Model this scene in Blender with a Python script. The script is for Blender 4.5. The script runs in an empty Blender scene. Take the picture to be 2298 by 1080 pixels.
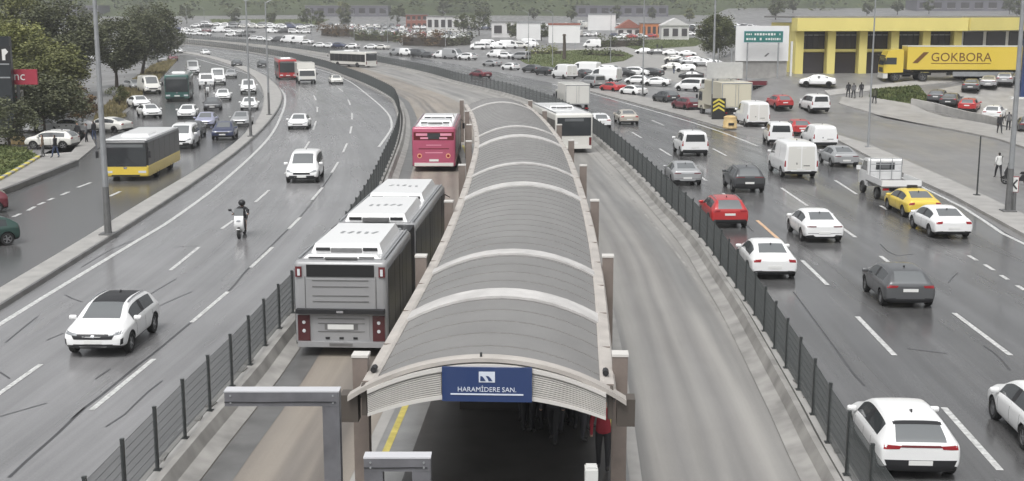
import bpy, bmesh, math, random
from mathutils import Vector, Matrix
from mathutils.bvhtree import BVHTree

R = math.radians
SC = bpy.context.scene
COL = SC.collection

# ---------------------------------------------------------------- camera
cam_d = bpy.data.cameras.new('camera')
cam = bpy.data.objects.new('camera', cam_d); COL.objects.link(cam)
cam.location = (0, 0, 10.2)
cam.rotation_euler = (R(90 - 10.382), 0, 0)
cam_d.sensor_fit = 'HORIZONTAL'; cam_d.sensor_width = 36; cam_d.lens = 43.865
cam_d.clip_start = .5; cam_d.clip_end = 4000
SC.camera = cam

# ---------------------------------------------------------------- sky and sun (overcast)
SUN_EL, SUN_ROT = R(62), R(200)
W = bpy.data.worlds.new('World'); SC.world = W; W.use_nodes = True
nt = W.node_tree; bg = nt.nodes['Background']
sky = nt.nodes.new('ShaderNodeTexSky'); sky.sky_type = 'NISHITA'; sky.sun_disc = False
sky.sun_elevation = SUN_EL; sky.sun_rotation = SUN_ROT
sky.air_density = 1.0; sky.dust_density = 6.0; sky.ozone_density = 1.0
hs = nt.nodes.new('ShaderNodeHueSaturation'); hs.inputs['Saturation'].default_value = .10
tint = nt.nodes.new('ShaderNodeMix'); tint.data_type = 'RGBA'; tint.blend_type = 'MULTIPLY'; tint.inputs[0].default_value = 1
tint.inputs[7].default_value = (.985, .995, 1.0, 1)
nt.links.new(sky.outputs[0], hs.inputs['Color']); nt.links.new(hs.outputs[0], tint.inputs[6])
nt.links.new(tint.outputs[2], bg.inputs[0]); bg.inputs[1].default_value = .12
sun_d = bpy.data.lights.new('sun', 'SUN'); sun_d.energy = 1.0; sun_d.angle = R(25); sun_d.color = (1, .985, .965)
sun = bpy.data.objects.new('sun', sun_d); COL.objects.link(sun)
_sd = Vector((math.sin(SUN_ROT) * math.cos(SUN_EL), math.cos(SUN_ROT) * math.cos(SUN_EL), math.sin(SUN_EL)))
sun.rotation_euler = _sd.to_track_quat('Z', 'Y').to_euler()
SC.view_settings.view_transform = 'Standard'; SC.view_settings.look = 'None'
SC.view_settings.exposure = 0.53; SC.view_settings.gamma = 1.0
SC.view_settings.use_curve_mapping = False
SC.render.engine = 'CYCLES'
SC.cycles.max_bounces = 6; SC.cycles.diffuse_bounces = 2; SC.cycles.glossy_bounces = 3
SC.cycles.transmission_bounces = 3; SC.cycles.transparent_max_bounces = 6
SC.cycles.use_denoising = True

# ---------------------------------------------------------------- materials
MATS = {}
def mat(name, col, rough=.5, metal=0., spec=.5, coat=0., emit=None, var=0., vscale=3., bump=0., bscale=40., alpha=None):
    if name in MATS: return MATS[name]
    m = bpy.data.materials.new(name); m.use_nodes = True
    t = m.node_tree; b = t.nodes['Principled BSDF']
    c4 = (*col, 1)
    b.inputs['Base Color'].default_value = c4
    b.inputs['Roughness'].default_value = rough; b.inputs['Metallic'].default_value = metal
    b.inputs['Specular IOR Level'].default_value = spec
    b.inputs['Coat Weight'].default_value = coat; b.inputs['Coat Roughness'].default_value = .08
    if emit:
        b.inputs['Emission Color'].default_value = (*emit[0], 1); b.inputs['Emission Strength'].default_value = emit[1]
    if var or bump:
        tc = t.nodes.new('ShaderNodeTexCoord')
    if var:
        n = t.nodes.new('ShaderNodeTexNoise'); n.inputs['Scale'].default_value = vscale; n.inputs['Detail'].default_value = 5
        t.links.new(tc.outputs['Object'], n.inputs['Vector'])
        mr = t.nodes.new('ShaderNodeMapRange'); mr.inputs[1].default_value = .3; mr.inputs[2].default_value = .7
        mr.inputs[3].default_value = 1 - var; mr.inputs[4].default_value = 1 + var
        t.links.new(n.outputs[0], mr.inputs[0])
        mx = t.nodes.new('ShaderNodeMix'); mx.data_type = 'RGBA'; mx.blend_type = 'MULTIPLY'; mx.inputs[0].default_value = 1
        mx.inputs[6].default_value = c4
        t.links.new(mr.outputs[0], mx.inputs[7]); t.links.new(mx.outputs[2], b.inputs['Base Color'])
    if bump:
        n2 = t.nodes.new('ShaderNodeTexNoise'); n2.inputs['Scale'].default_value = bscale; n2.inputs['Detail'].default_value = 4
        t.links.new(tc.outputs['Object'], n2.inputs['Vector'])
        bp = t.nodes.new('ShaderNodeBump'); bp.inputs['Strength'].default_value = bump; bp.inputs['Distance'].default_value = .02
        t.links.new(n2.outputs[0], bp.inputs['Height']); t.links.new(bp.outputs[0], b.inputs['Normal'])
    MATS[name] = m
    return m

def ramp(t, fac, stops):
    r = t.nodes.new('ShaderNodeValToRGB'); e = r.color_ramp.elements
    e[0].position, e[0].color = stops[0][0], stops[0][1]
    e[1].position, e[1].color = stops[-1][0], stops[-1][1]
    for p, c in stops[1:-1]:
        x = e.new(p); x.color = c
    t.links.new(fac, r.inputs[0]); return r
def g4(v, k=(1, 1, 1)): return (v * k[0], v * k[1], v * k[2], 1)

def wet_road(name, lo, hi, tintc=(1, 1, 1), rough=(.16, .5), streak=True, src='UV', stains=None, tracks=(), tdark=.6):
    """worn wet surface: patches, wheel-track streaks along the road, damp gloss that comes and goes"""
    m = bpy.data.materials.new(name); m.use_nodes = True; t = m.node_tree; b = t.nodes['Principled BSDF']
    tc = t.nodes.new('ShaderNodeTexCoord'); co = tc.outputs[src]
    def noise(sx, sy, sc, det=5, rg=.55):
        mp = t.nodes.new('ShaderNodeMapping'); mp.inputs['Scale'].default_value = (sx, sy, 1)
        t.links.new(co, mp.inputs[0])
        n = t.nodes.new('ShaderNodeTexNoise'); n.inputs['Scale'].default_value = sc; n.inputs['Detail'].default_value = det
        n.inputs['Roughness'].default_value = rg
        t.links.new(mp.outputs[0], n.inputs['Vector']); return n.outputs[0]
    big = noise(1, 1, .12); st = noise(1, .018, 1.4, 6, .62) if streak else noise(1, 1, .6); fine = noise(1, 1, 14, 3); grain = noise(1, 1, 55, 2, .6)
    def mth(op, a, bb):
        q = t.nodes.new('ShaderNodeMath'); q.operation = op
        for i, v in enumerate((a, bb)):
            if isinstance(v, (int, float)): q.inputs[i].default_value = v
            else: t.links.new(v, q.inputs[i])
        return q.outputs[0]
    s1 = mth('ADD', mth('MULTIPLY', big, .35), mth('MULTIPLY', st, .5))
    s2 = mth('ADD', mth('ADD', s1, mth('MULTIPLY', fine, .12)), mth('MULTIPLY', mth('SUBTRACT', grain, .42), .35))
    cr = ramp(t, s2, [(.33, g4(lo, tintc)), (.5, g4((lo + hi) / 2, tintc)), (.68, g4(hi, tintc))])
    colr = cr.outputs[0]
    if stains:
        sn = noise(1, .03, .55, 3, .5)
        rr = ramp(t, sn, [(.50, (1, 1, 1, 1)), (.60, (*stains, 1))])
        mx = t.nodes.new('ShaderNodeMix'); mx.data_type = 'RGBA'; mx.blend_type = 'MULTIPLY'; mx.inputs[0].default_value = .9
        t.links.new(colr, mx.inputs[6]); t.links.new(rr.outputs[0], mx.inputs[7]); colr = mx.outputs[2]
    if tracks:
        sx = t.nodes.new('ShaderNodeSeparateXYZ'); t.links.new(co, sx.inputs[0]); wob = noise(.15, .05, 1.0, 3); tot = None
        u = mth('ADD', sx.outputs[0], mth('MULTIPLY', mth('SUBTRACT', wob, .5), .9))
        for uc, hwid in tracks:
            d = mth('DIVIDE', mth('ABSOLUTE', mth('SUBTRACT', u, uc), 0), hwid)
            k = mth('MAXIMUM', mth('SUBTRACT', 1, d), 0); tot = k if tot is None else mth('ADD', tot, k)
        am = mth('MULTIPLY', tot, mth('ADD', mth('MULTIPLY', st, 1.1), .25))
        am = mth('MINIMUM', am, 1)
        mx = t.nodes.new('ShaderNodeMix'); mx.data_type = 'RGBA'; mx.blend_type = 'MIX'
        t.links.new(am, mx.inputs[0]); t.links.new(colr, mx.inputs[6]); dk = t.nodes.new('ShaderNodeMix'); dk.data_type = 'RGBA'; dk.blend_type = 'MULTIPLY'; dk.inputs[0].default_value = 1
        t.links.new(colr, dk.inputs[6]); dk.inputs[7].default_value = (tdark, tdark, tdark*1.03, 1); t.links.new(dk.outputs[2], mx.inputs[7]); colr = mx.outputs[2]
    t.links.new(colr, b.inputs['Base Color'])
    wet = noise(1, .12, .45, 4)
    ro = t.nodes.new('ShaderNodeMapRange'); ro.inputs[1].default_value = .35; ro.inputs[2].default_value = .66
    ro.inputs[3].default_value = rough[0]; ro.inputs[4].default_value = rough[1]
    t.links.new(wet, ro.inputs[0]); t.links.new(ro.outputs[0], b.inputs['Roughness'])
    b.inputs['Specular IOR Level'].default_value = .5
    bp = t.nodes.new('ShaderNodeBump'); bp.inputs['Strength'].default_value = .05; bp.inputs['Distance'].default_value = .006
    t.links.new(fine, bp.inputs['Height']); t.links.new(bp.outputs[0], b.inputs['Normal'])
    MATS[name] = m; return m

def grass_mat(name, a, b2):
    m = bpy.data.materials.new(name); m.use_nodes = True; t = m.node_tree; b = t.nodes['Principled BSDF']
    tc = t.nodes.new('ShaderNodeTexCoord')
    n = t.nodes.new('ShaderNodeTexNoise'); n.inputs['Scale'].default_value = .5; n.inputs['Detail'].default_value = 9; n.inputs['Roughness'].default_value = .7
    t.links.new(tc.outputs['Object'], n.inputs['Vector'])
    r = ramp(t, n.outputs[0], [(.35, (*a, 1)), (.65, (*b2, 1))]); t.links.new(r.outputs[0], b.inputs['Base Color'])
    b.inputs['Roughness'].default_value = .85
    MATS[name] = m; return m

wet_road('asphalt', .125, .265, (1.0, .99, 1.0), (.14, .32))
wet_road('asphalt_ground', .14, .23, (1.0, .98, .97), (.30, .5), streak=False, src='Object')
wet_road('asphalt_damp', .04, .135, (1.0, .99, .995), (.13, .32))
wet_road('busway_concrete', .19, .36, (1.0, .96, .90), (.3, .6), stains=(.6, .61, .63), tracks=((5.45, .55), (4.05, .5), (4.7, .3)), tdark=.66)
wet_road('busway_earth', .17, .34, (1.0, .88, .75), (.3, .6), stains=(.66, .67, .70), tracks=((1.2, .4), (3.35, .45), (4.2, .35)), tdark=.55)
mat('concrete', (.27, .26, .245), .5, var=.32, vscale=1.1, bump=.15)
mat('concrete_pale', (.34, .33, .315), .55, var=.15, vscale=1.2, bump=.1)
mat('concrete_dark', (.12, .118, .115), .35, var=.3, vscale=1.0)
mat('pavement', (.30, .29, .275), .5, var=.18, vscale=.8, bump=.1)
mat('slot_dark', (.035, .032, .03), .5, var=.3)
mat('line_white', (.50, .50, .49), .45, var=.38, vscale=7)
mat('line_orange', (.6, .40, .25), .45, var=.2, vscale=4)
mat('line_yellow', (.50, .42, .11), .5, var=.2, vscale=4)
mat('tar', (.045, .045, .048), .35, var=.2)
mat('steel_dark', (.06, .065, .065), .45, metal=.4)
mat('wire', (.10, .108, .108), .5, metal=.2)
mat('galv', (.36, .37, .38), .45, metal=.5, var=.1)
mat('galv_dark', (.17, .17, .17), .45, metal=.4, var=.15)
mat('trim', (.018, .018, .02), .45)
mat('rubber', (.022, .022, .022), .75)
mat('alloy', (.42, .42, .43), .3, metal=.8)
mat('glass', (.04, .044, .047), .06, spec=.7)
mat('glass_grey', (.14, .148, .152), .05, spec=.8)  # sky reflection and car interior put into the grey base colour
mat('bus_glass', (.022, .022, .023), .28, spec=.35)
mat('lamp_red', (.28, .012, .018), .2, coat=.5)
mat('lamp_cluster', (.07, .014, .017), .25, coat=.4)
mat('lamp_dark_red', (.12, .012, .016), .2, coat=.5)
mat('lamp_clear', (.62, .64, .66), .12, coat=.8)
mat('lamp_smoke', (.22, .23, .24), .1, coat=.8)
mat('lamp_amber', (.75, .30, .05), .25)
mat('plate', (.72, .72, .70), .4)
mat('print_dark', (.04, .04, .045), .5)
mat('chrome', (.6, .6, .62), .18, metal=.9)
PAINT = {
 'white': (.80, .80, .795), 'offwhite': (.66, .65, .61), 'silver': (.36, .365, .37), 'bus_silver': (.29, .29, .295), 'grey': (.10, .103, .107),
 'darkgrey': (.065, .068, .072), 'black': (.022, .023, .025), 'navy': (.045, .055, .11), 'red': (.43, .028, .03),
 'maroon': (.13, .02, .03), 'yellow': (.70, .52, .07), 'beige': (.50, .46, .40), 'lavender': (.34, .35, .46),
 'green': (.025, .06, .05), 'cream': (.60, .56, .44), 'pink': (.42, .085, .15), 'orange': (.60, .16, .04), 'teal': (.04, .12, .105),
}
for k, v in PAINT.items():
    met = .25 if k in ('silver', 'grey', 'darkgrey', 'navy', 'lavender', 'beige') else 0
    mat('paint_' + k, v, .32, metal=met, coat=.55)

# ---------------------------------------------------------------- mesh helpers
def link(o, parent=None):
    COL.objects.link(o)
    if parent is not None: o.parent = parent
    return o
def tag(o, label=None, cat=None, group=None, kind=None):
    if label: o['label'] = label
    if cat: o['category'] = cat
    if group: o['group'] = group
    if kind: o['kind'] = kind
    return o
def empty(name, loc=(0, 0, 0), rz=0, parent=None):
    o = bpy.data.objects.new(name, None); o.empty_display_size = .2
    o.location = loc; o.rotation_euler = (0, 0, rz); return link(o, parent)
def ob(name, me, m=None, parent=None, loc=(0, 0, 0), rz=0):
    o = bpy.data.objects.new(name, me)
    if m is not None and len(me.materials) == 0: me.materials.append(MATS[m] if isinstance(m, str) else m)
    o.location = loc; o.rotation_euler = (0, 0, rz); return link(o, parent)

class MB:
    def __init__(s): s.v = []; s.f = []; s.fm = []; s.m = 0
    def add(s, vs, fs):
        k = len(s.v); s.v += [tuple(p) for p in vs]
        for f in fs: s.f.append([i + k for i in f]); s.fm.append(s.m)
        return s
    def box(s, cx, cy, cz, sx, sy, sz, rz=0, ry=0, rx=0):
        M = Matrix.Rotation(rz, 3, 'Z') @ Matrix.Rotation(ry, 3, 'Y') @ Matrix.Rotation(rx, 3, 'X')
        vs = []
        for dx, dy, dz in ((-1,-1,-1),(1,-1,-1),(1,1,-1),(-1,1,-1),(-1,-1,1),(1,-1,1),(1,1,1),(-1,1,1)):
            p = M @ Vector((dx*sx/2, dy*sy/2, dz*sz/2)); vs.append((p.x+cx, p.y+cy, p.z+cz))
        return s.add(vs, [(0,3,2,1),(4,5,6,7),(0,1,5,4),(1,2,6,5),(2,3,7,6),(3,0,4,7)])
    def tube(s, p0, p1, r0, r1=None, n=8, cap=True):
        r1 = r0 if r1 is None else r1
        p0, p1 = Vector(p0), Vector(p1); d = (p1 - p0)
        q = d.to_track_quat('Z', 'Y'); vs = []
        for p, r in ((p0, r0), (p1, r1)):
            for i in range(n):
                a = 2*math.pi*i/n; vs.append(p + q @ Vector((r*math.cos(a), r*math.sin(a), 0)))
        fs = [(i, (i+1) % n, n+(i+1) % n, n+i) for i in range(n)]
        if cap: fs += [tuple(range(n-1, -1, -1)), tuple(range(n, 2*n))]
        return s.add(vs, fs)
    def path(s, pts, rs, n=8):
        for i in range(len(pts)-1): s.tube(pts[i], pts[i+1], rs[i], rs[i+1], n)
        return s
    def prism(s, pts, ax, a, b):
        """closed polygon pts (2d) extruded along axis ax from a to b; ax 'x': pts=(y,z), 'y': (x,z), 'z': (x,y)"""
        def P(p, t):
            return (t, p[0], p[1]) if ax == 'x' else (p[0], t, p[1]) if ax == 'y' else (p[0], p[1], t)
        n = len(pts); vs = [P(p, a) for p in pts] + [P(p, b) for p in pts]
        fs = [(i, (i+1) % n, n+(i+1) % n, n+i) for i in range(n)] + [tuple(range(n-1, -1, -1)), tuple(range(n, 2*n))]
        return s.add(vs, fs)
    def mesh(s, name, mats, smooth=None, recalc=False, sc=None):
        me = bpy.data.meshes.new(name)
        vs = s.v if sc is None else [(p[0]*sc[0], p[1]*sc[1], p[2]*sc[2]) for p in s.v]
        me.from_pydata(vs, [], s.f)
        for m in ([mats] if isinstance(mats, str) else mats): me.materials.append(MATS[m])
        for p, i in zip(me.polygons, s.fm): p.material_index = i
        if recalc:
            bm = bmesh.new(); bm.from_mesh(me); bmesh.ops.recalc_face_normals(bm, faces=bm.faces); bm.to_mesh(me); bm.free()
        if smooth is not None:
            me.polygons.foreach_set('use_smooth', [True]*len(me.polygons)); me.set_sharp_from_angle(angle=R(smooth))
        me.update(); return me
    def build(s, name, m, parent=None, loc=(0, 0, 0), rz=0, smooth=None, sc=None):
        return ob(name, s.mesh(name, m, smooth, sc=sc), None, parent, loc, rz)

def rbox(L, Wd, Hh, r, seg=3, loc=(0, 0, 0)):
    bm = bmesh.new(); bmesh.ops.create_cube(bm, size=1)
    for v in bm.verts: v.co = Vector((v.co.x*L, v.co.y*Wd, v.co.z*Hh)) + Vector(loc)
    bmesh.ops.bevel(bm, geom=bm.edges[:], offset=r, segments=seg, profile=.5, affect='EDGES')
    return bm
def bm_ob(name, bm, m, parent=None, loc=(0, 0, 0), smooth=40, rz=0):
    me = bpy.data.meshes.new(name); bm.to_mesh(me); bm.free()
    for k in ([m] if isinstance(m, str) else m): me.materials.append(MATS[k])
    me.polygons.foreach_set('use_smooth', [True]*len(me.polygons)); me.set_sharp_from_angle(angle=R(smooth))
    return ob(name, me, None, parent, loc, rz)
TMP = bpy.data.scenes.new('workbench')            # modifiers are evaluated in a small scene of their own
def evaluated(o, *helpers):
    for q in (o,)+helpers:
        for c_ in list(q.users_collection): c_.objects.unlink(q)
        TMP.collection.objects.link(q)
    vl = TMP.view_layers[0]; vl.update(); dg = vl.depsgraph
    me = bpy.data.meshes.new_from_object(o.evaluated_get(dg))
    return me

def _sm(t): t = max(0., min(1., t)); return t*t*(3-2*t)
def tz(x, y): return .00004*max(0., y-250)**2+3.0*_sm((x-.16*y)/7)*_sm((y-122)/22)     # the land rises beyond 250 m, and to a terrace on the right

# paths on the ground (metres; x to the right of the camera, y away from it)
def cat(pts, n=6):
    P = [Vector(p) for p in pts]; out = []
    for i in range(len(P)-1):
        a, b, c, d = P[max(i-1, 0)], P[i], P[i+1], P[min(i+2, len(P)-1)]
        for k in range(n):
            t = k/n
            out.append(.5*((2*b)+(c-a)*t+(2*a-5*b+4*c-d)*t*t+(3*b-a-3*c+d)*t**3))
    out.append(P[-1]); return out
def resample(pts, step=None, n=None):
    ds = [0.]
    for i in range(1, len(pts)): ds.append(ds[-1]+(pts[i]-pts[i-1]).length)
    T = ds[-1]; n = n or max(2, int(round(T/step))+1); out = []; j = 0
    for k in range(n):
        d = T*k/(n-1)
        while j < len(ds)-2 and ds[j+1] < d: j += 1
        t = (d-ds[j])/max(1e-9, ds[j+1]-ds[j]); out.append(pts[j].lerp(pts[j+1], t))
    return out
def offset(pts, u):
    """shift a path sideways; +u is to the right of its direction"""
    out = []
    for i in range(len(pts)):
        d = (pts[min(i+1, len(pts)-1)]-pts[max(i-1, 0)]).normalized()
        out.append(pts[i]+Vector((d.y, -d.x))*u)
    return out
def heading(p, path):
    best = None
    for i in range(len(path)-1):
        m = (path[i]+path[i+1])/2; d = (m-Vector(p)).length
        if best is None or d < best[0]: best = (d, path[i+1]-path[i])
    return math.atan2(best[1].y, best[1].x)
def ribbon(name, left, right, m, z=0., across=4, parent=None, vo=0.):
    n = len(left); vs = []; uv = []; fs = []; dist = vo
    for i in range(n):
        if i: dist += ((left[i]-left[i-1]).length+(right[i]-right[i-1]).length)/2
        w = (right[i]-left[i]).length
        for k in range(across+1):
            p = left[i].lerp(right[i], k/across); vs.append((p.x, p.y, z+tz(p.x, p.y))); uv.append((w*k/across, dist))
    a = across+1
    for i in range(n-1):
        for k in range(across): fs.append((i*a+k, i*a+k+1, (i+1)*a+k+1, (i+1)*a+k))
    me = bpy.data.meshes.new(name); me.from_pydata(vs, [], fs); me.materials.append(MATS[m])
    ul = me.uv_layers.new(name='UVMap')
    for lp in me.loops: ul.data[lp.index].uv = uv[lp.vertex_index]
    return ob(name, me, None, parent)
def sweep(name, path, prof, m, parent=None, closed=False, caps=True):
    """profile [(u,z)] swept along a path (u to the right)"""
    n = len(prof); vs = []; fs = []
    for i in range(len(path)):
        d = (path[min(i+1, len(path)-1)]-path[max(i-1, 0)]).normalized(); s = Vector((d.y, -d.x))
        for u, z in prof: p = path[i]+s*u; vs.append((p.x, p.y, z+tz(p.x, p.y)))
    for i in range(len(path)-1):
        for k in range(n if closed else n-1):
            k2 = (k+1) % n; fs.append((i*n+k, i*n+k2, (i+1)*n+k2, (i+1)*n+k))
    if closed and caps: fs += [tuple(range(n-1, -1, -1)), tuple(range((len(path)-1)*n, len(path)*n))]
    b = MB(); b.add(vs, fs); return b.build(name, m, parent)
def slab(name, poly, z0, z1, m, parent=None, inset=0.):
    """raised flat area with upright edges from a ground polygon"""
    bm = bmesh.new(); top = [bm.verts.new((p[0], p[1], z1+tz(p[0], p[1]))) for p in poly]; f = bm.faces.new(top)
    if f.normal.z < 0 or sum((poly[i][0]*poly[(i+1) % len(poly)][1]-poly[(i+1) % len(poly)][0]*poly[i][1]) for i in range(len(poly))) < 0: f.normal_flip()
    if z1 > z0:
        bot = [bm.verts.new((p[0], p[1], z0+tz(p[0], p[1]))) for p in poly]
        for i in range(len(poly)):
            j = (i+1) % len(poly); bm.faces.new((top[i], top[j], bot[j], bot[i]))
    bmesh.ops.triangulate(bm, faces=[q for q in bm.faces if len(q.verts) > 4])
    if max(tz(p[0], p[1]) for p in poly) > .01:
        for _ in range(5):
            es = [e for e in bm.edges if e.calc_length() > 4 and abs(e.verts[0].co.z-tz(*e.verts[0].co.xy)-z1) < 1e-3 and abs(e.verts[1].co.z-tz(*e.verts[1].co.xy)-z1) < 1e-3]
            if not es: break
            bmesh.ops.subdivide_edges(bm, edges=es, cuts=1); bmesh.ops.triangulate(bm, faces=bm.faces)
            for v in bm.verts:
                if len(v.link_faces) and any(f_.normal.z > .5 for f_ in v.link_faces): v.co.z = tz(v.co.x, v.co.y)+z1
            bm.normal_update()
    bmesh.ops.recalc_face_normals(bm, faces=bm.faces)
    me = bpy.data.meshes.new(name); bm.to_mesh(me); bm.free(); me.materials.append(MATS[m])
    return ob(name, me, None, parent)
def strip(name, pts, w, z, m, parent):
    return sweep(name, pts, [(-w/2, z), (w/2, z)], m, parent)
def text_mesh(txt, size, ext=.004):
    c = bpy.data.curves.new('t', 'FONT'); c.body = txt; c.size = size; c.align_x = 'CENTER'; c.align_y = 'CENTER'; c.extrude = ext
    c.resolution_u = 3
    o = bpy.data.objects.new('t', c); me = evaluated(o); bpy.data.objects.remove(o); bpy.data.curves.remove(c)
    return me


# ================================================================ ground and roads
def vec(l): return [Vector(p) for p in l]
# fence lines (foot of the fences on either side of the busway), near to far
FL = cat(vec([(-7.99,22.12),(-7.95,23.49),(-7.90,25.24),(-7.77,29.05),(-7.58,33.12),(-7.51,37.28),(-7.39,41.30),(-7.19,48.85),(-7.26,55.70),(-7.53,65.78),(-8.05,77.46),(-9.05,97.28),(-10.54,117.26),(-12.48,135.32),(-14.53,149.69),(-19.78,173.56),(-25.87,197.75),(-36.00,235.38),(-54.00,288.75),(-78.63,343.12),(-104.86,386.48),(-145.86,435.93)]))
FR = cat(vec([(7.16,21.83),(7.39,26.91),(7.65,31.05),(7.87,35.37),(8.17,41.62),(8.34,48.15),(8.47,54.47),(8.27,63.94),(7.87,81.09),(6.80,103.40),(5.02,124.54),(2.40,140.73),(0.05,152.10),(-2.85,163.54),(-8.28,183.68),(-13.22,204.88),(-22.35,237.34),(-40.08,291.46),(-69.85,360.46),(-112.84,427.26),(-159.54,477.09)]))
# left carriageway: edge of the raised strip, near to far
ML_R = cat(vec([(-17.63,30.11),(-17.75,35.59),(-17.94,42.59),(-18.33,54.79),(-19.09,72.86),(-20.50,93.97),(-22.68,115.74),(-25.85,139.37),(-29.73,161.22),(-35.60,186.15),(-43.07,213.60),(-55.33,252.60),(-70.58,294.05),(-87.08,329.14),(-108.66,362.54)]))
ML_L = cat(vec([(-18.53,31.75),(-18.70,37.59),(-18.97,45.14),(-19.33,54.79),(-19.94,67.42),(-20.68,84.44),(-22.29,103.18),(-25.32,125.92),(-30.56,154.31),(-37.11,183.78),(-44.56,212.03),(-55.98,248.29),(-70.84,288.69),(-87.16,322.92),(-107.83,355.54)]))
CL = cat(vec([(24.2,12),(23.2,40),(23.05,55.23),(23.81,62.87),(24.74,80.59),(23.20,88.96),(21.48,98.19),(18.57,110.37),(16.81,123.74),(14.30,138.03),(10.02,162.12),(5.90,182.62),(-1.43,212.03),(-13.67,259.27),(-29.01,305.17),(-51.34,355.54),(-86.45,416.16),(-122.52,464.10)]))

gb = MB(); ys = [-40, 0, 30, 60, 90, 110]+[110+4*i for i in range(1, 36)] + [250+25*i for i in range(0, 31)] + [1100, 1300]
xs = [-900, -700, -520, -400, -300, -220, -150, -100, -60, -30, 0, 10]+[10+3*i for i in range(1, 35)]+[125, 160, 220, 300, 420, 560, 720, 900]; NX = len(xs)
for y in ys:
    for x in xs: gb.v.append((x, y, tz(x, min(y, 1000))-.012))
for i in range(len(ys)-1):
    for k in range(NX-1): gb.f.append([i*NX+k, i*NX+k+1, (i+1)*NX+k+1, (i+1)*NX+k]); gb.fm.append(0)
grd = tag(gb.build('ground', 'asphalt_ground'), kind='structure')

NR = 150
fl = resample(FL, n=NR); fr = resample(FR, n=NR); mlr = resample(ML_R, n=NR); cl = resample(CL, n=NR)
road_l = tag(ribbon('left_carriageway_road', mlr, offset(fl, -.25), 'asphalt', 0., 6), kind='structure')
road_r = tag(ribbon('right_carriageway_road', offset(fr, .25), cl, 'asphalt_damp', 0., 6), kind='structure')
bus_mid = [a.lerp(b, .5) for a, b in zip(fl, fr)]
busl = tag(ribbon('busway_road', offset(fl, .3), bus_mid, 'busway_earth', .004, 4), kind='structure')
busr = tag(ribbon('busway_road', bus_mid, offset(fr, -.3), 'busway_concrete', .004, 4), kind='structure')
def raised(name, left, right, z, m):
    b = MB(); n = len(left); vs = []
    for a, c_ in zip(left, right): vs += [(a.x, a.y, -.02+tz(a.x, a.y)), (a.x, a.y, z+tz(a.x, a.y)), (c_.x, c_.y, z+tz(c_.x, c_.y)), (c_.x, c_.y, -.02+tz(c_.x, c_.y))]
    b.add(vs, [(i*4+j, i*4+j+1, i*4+5+j, i*4+4+j) for i in range(n-1) for j in range(3)]+[(0, 1, 2, 3), (n*4-1, n*4-2, n*4-3, n*4-4)])
    return b.build(name, m)
ml = tag(raised('median', resample(ML_L, n=90), resample(ML_R, n=90), .16, 'concrete_pale'), kind='structure')
sweep('median_kerb_face', offset(ML_R, .12), [(-.12, .165), (0, .165), (.05, .0)], 'concrete_dark', ml)
tag(slab('service_road', [(-18.64,31.94),(-18.97,45.14),(-19.94,67.42),(-22.29,103.18),(-30.56,154.31),(-44.56,212.03),(-70.84,288.69),(-102.55,342.03),(-75.13,259.27),(-51.15,179.23),(-42.33,140.05),(-37.51,119.61),(-35.86,106.26),(-29.37,83.69),(-28.50,68.75),(-26.54,46.29)], -.01, .003, 'asphalt_damp'), kind='structure')
md = tag(slab('median', [(26.87,107.87),(27.62,96.53),(27.04,82.71),(26.53,71.38),(25.90,62.30),(25.04,52.49),(22.85,47.74),(23.59,56.58),(24.58,68.58),(24.85,78.35),(25.34,88.40),(26.05,99.57)], -.02, .15, 'concrete_pale'), kind='structure')
tag(slab('gore_pavement', [(10.43,168.76),(15.03,155.99),(17.32,143.54),(20.15,127.03),(20.78,112.10),(18.71,111.23),(16.88,124.28),(14.37,138.70),(10.08,163.04)], -.02, .12, 'pavement'), kind='structure')
tag(slab('pavement', [(33.80,129.52),(35.82,125.78),(38.43,109.52),(39.34,101.34),(38.88,94.28),(38.08,80.82),(44.87,95.55),(43.97,107.06),(43.42,115.74),(41.20,129.16),(37.59,131.97),(34.78,131.97)], -.02, .13, 'pavement'), kind='structure')
tag(slab('pavement', [(33.48,134.43),(41.60,137.74),(53.23,142.85),(65.00,155.35),(61.75,147.51),(52.07,139.66),(40.97,135.53),(33.63,132.66)], -.02, .12, 'concrete_pale'), kind='structure')
tag(slab('parking_apron', [(43.50,129.88),(45.00,134.61),(51.62,138.41),(60.32,142.85),(60.76,130.23),(46.08,98.19),(44.63,108.69),(44.48,118.62)], -.02, .10, 'pavement'), kind='structure')
tag(slab('pavement', [(-30.88,63.29),(-29.42,71.02),(-29.89,85.21),(-31.96,95.55),(-36.05,106.26),(-32.25,90.96),(-33.84,89.52),(-31.11,75.20),(-33.07,67.92)], -.02, .12, 'pavement'), kind='structure')
tag(slab('car_park_road', [(3.67,335.51),(29.56,362.54),(60.01,377.03),(36.79,211.60),(26.27,163.96),(23.79,191.06),(14.11,220.08),(2.89,263.87)], -.012, -.004, 'pavement'), kind='structure')

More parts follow.
